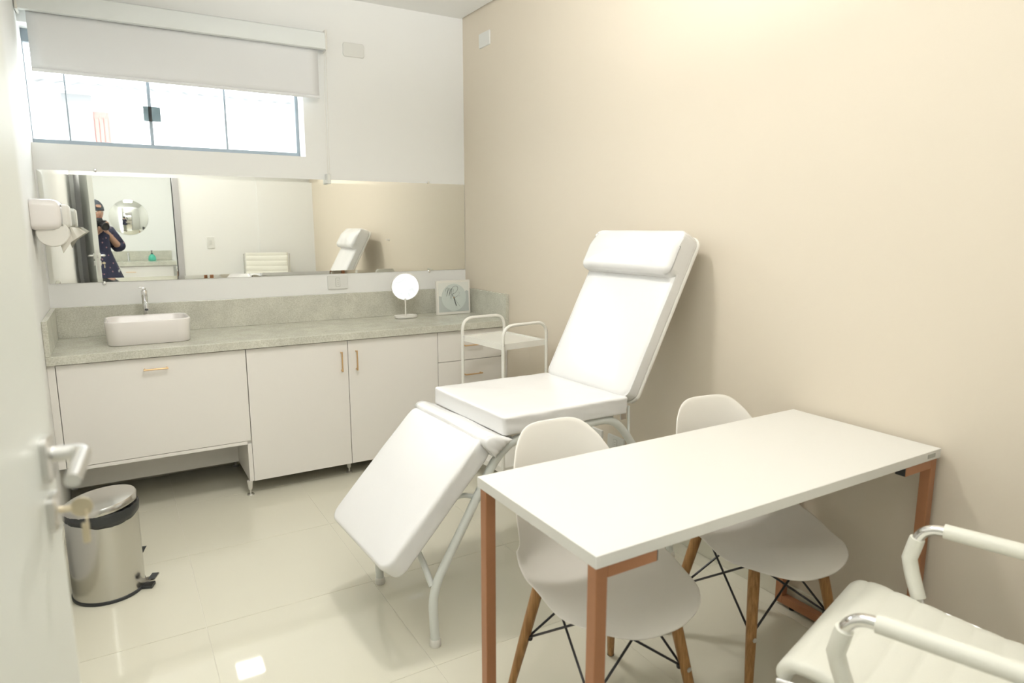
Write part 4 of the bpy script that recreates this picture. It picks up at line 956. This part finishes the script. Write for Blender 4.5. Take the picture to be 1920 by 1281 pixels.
# clothes
CV = [P(0, 0, 0.98), P(0, 0, 1.10), P(0, 0, 1.25), P(0, 0, 1.365), P(0.15, 0, 1.345), elbR, elbR.lerp(wrR, 0.30), P(-0.15, 0, 1.345), elbL, elbL.lerp(wrL, 0.45)]
skin_mesh('robe_top', CV, [(0, 1), (1, 2), (2, 3), (3, 4), (4, 5), (5, 6), (3, 7), (7, 8), (8, 9)], [(0.16, 0.13), (0.145, 0.12), (0.155, 0.13), (0.12, 0.10), 0.08, 0.078, 0.060, 0.08, 0.078, 0.055], 'floral', pe)
PM = Matrix.Translation((-2.225, -4.42, 0)) @ Matrix(((rth.x, fwh.x, 0, 0), (rth.y, fwh.y, 0, 0), (0, 0, 1, 0), (0, 0, 0, 1)))
rows = []
for i in range(10):
    t = i/9; row = []
    for j in range(49):
        a = 2*PI*j/48; fo = 1+0.06*t*math.sin(a*9)
        row.append(Vector(((0.145+0.115*t)*fo*math.cos(a), (0.115+0.075*t)*fo*math.sin(a), 1.14-0.34*t)))
    rows.append(row)
MB().grid(rows, PM).build('robe_skirt', 'floral', pe, solid=0.004, sharp=180)
rows = []
for i in range(8):
    t = i/7; rows.append([Vector(((0.150+0.05*t)*math.cos(2*PI*j/36), (0.118+0.035*t)*math.sin(2*PI*j/36), 1.05-0.27*t)) for j in range(37)])
MB().grid(rows, PM @ Matrix.Translation((-0.01, 0.02, -0.015))).build('black_tunic', 'black_cloth', pe, solid=0.004, sharp=180)
skin_mesh('trousers', [P(0, 0, 0.93), P(0.09, 0, 0.86), P(0.097, 0.015, 0.48), P(0.10, -0.01, 0.12), P(-0.09, 0, 0.86), P(-0.097, 0.015, 0.48), P(-0.10, -0.01, 0.12)], [(0, 1), (1, 2), (2, 3), (0, 4), (4, 5), (5, 6)], [(0.14, 0.11), 0.095, 0.075, 0.065, 0.095, 0.075, 0.065], 'trouser', pe)
for s in (-1, 1):
    MB().loft([(0.042, 0.125, 0.04, 0.0), (0.046, 0.13, 0.044, 0.02), (0.044, 0.115, 0.042, 0.045, 0, -0.008), (0.038, 0.06, 0.036, 0.075, 0, -0.05)], PM @ Matrix.Translation((s*0.105, 0.04, 0.0005)), k=8).build('shoe', 'black_plastic', pe)
# the camera in the hands
pc = empty('photo_camera', tuple(CB), label='black camera with round lens held at face height, reflected in the mirror', cat='camera')
KM = Matrix(((RT.x, FW.x, UP.x, CB.x), (RT.y, FW.y, UP.y, CB.y), (RT.z, FW.z, UP.z, CB.z), (0, 0, 0, 1)))
MB().loft([(0.068, 0.026, 0.012, -0.048), (0.070, 0.028, 0.014, -0.044), (0.070, 0.028, 0.014, 0.036), (0.064, 0.024, 0.012, 0.044)], KM, k=5).build('camera_body', 'black_plastic', pc)
MB().loft([(0.028, 0.028, 0.010, 0.042), (0.020, 0.024, 0.010, 0.066)], KM, k=5).build('prism_housing', 'black_plastic', pc)
ln = MB().lathe([(0.034, 0.0), (0.036, 0.004), (0.037, 0.05), (0.041, 0.056), (0.041, 0.084), (0.037, 0.086), (0.036, 0.074), (0.001, 0.068)], n=32, mtx=KM @ Matrix.Translation((0, 0.0285, -0.006)) @ Matrix.Rotation(-PI/2, 4, 'X')).build('lens', 'black_plastic', pc)
MB().loft([(0.018, 0.034, 0.012, -0.046), (0.018, 0.036, 0.012, 0.030)], KM @ Matrix.Translation((-0.062, 0.012, 0)), k=5).build('grip', 'black_plastic', pc)
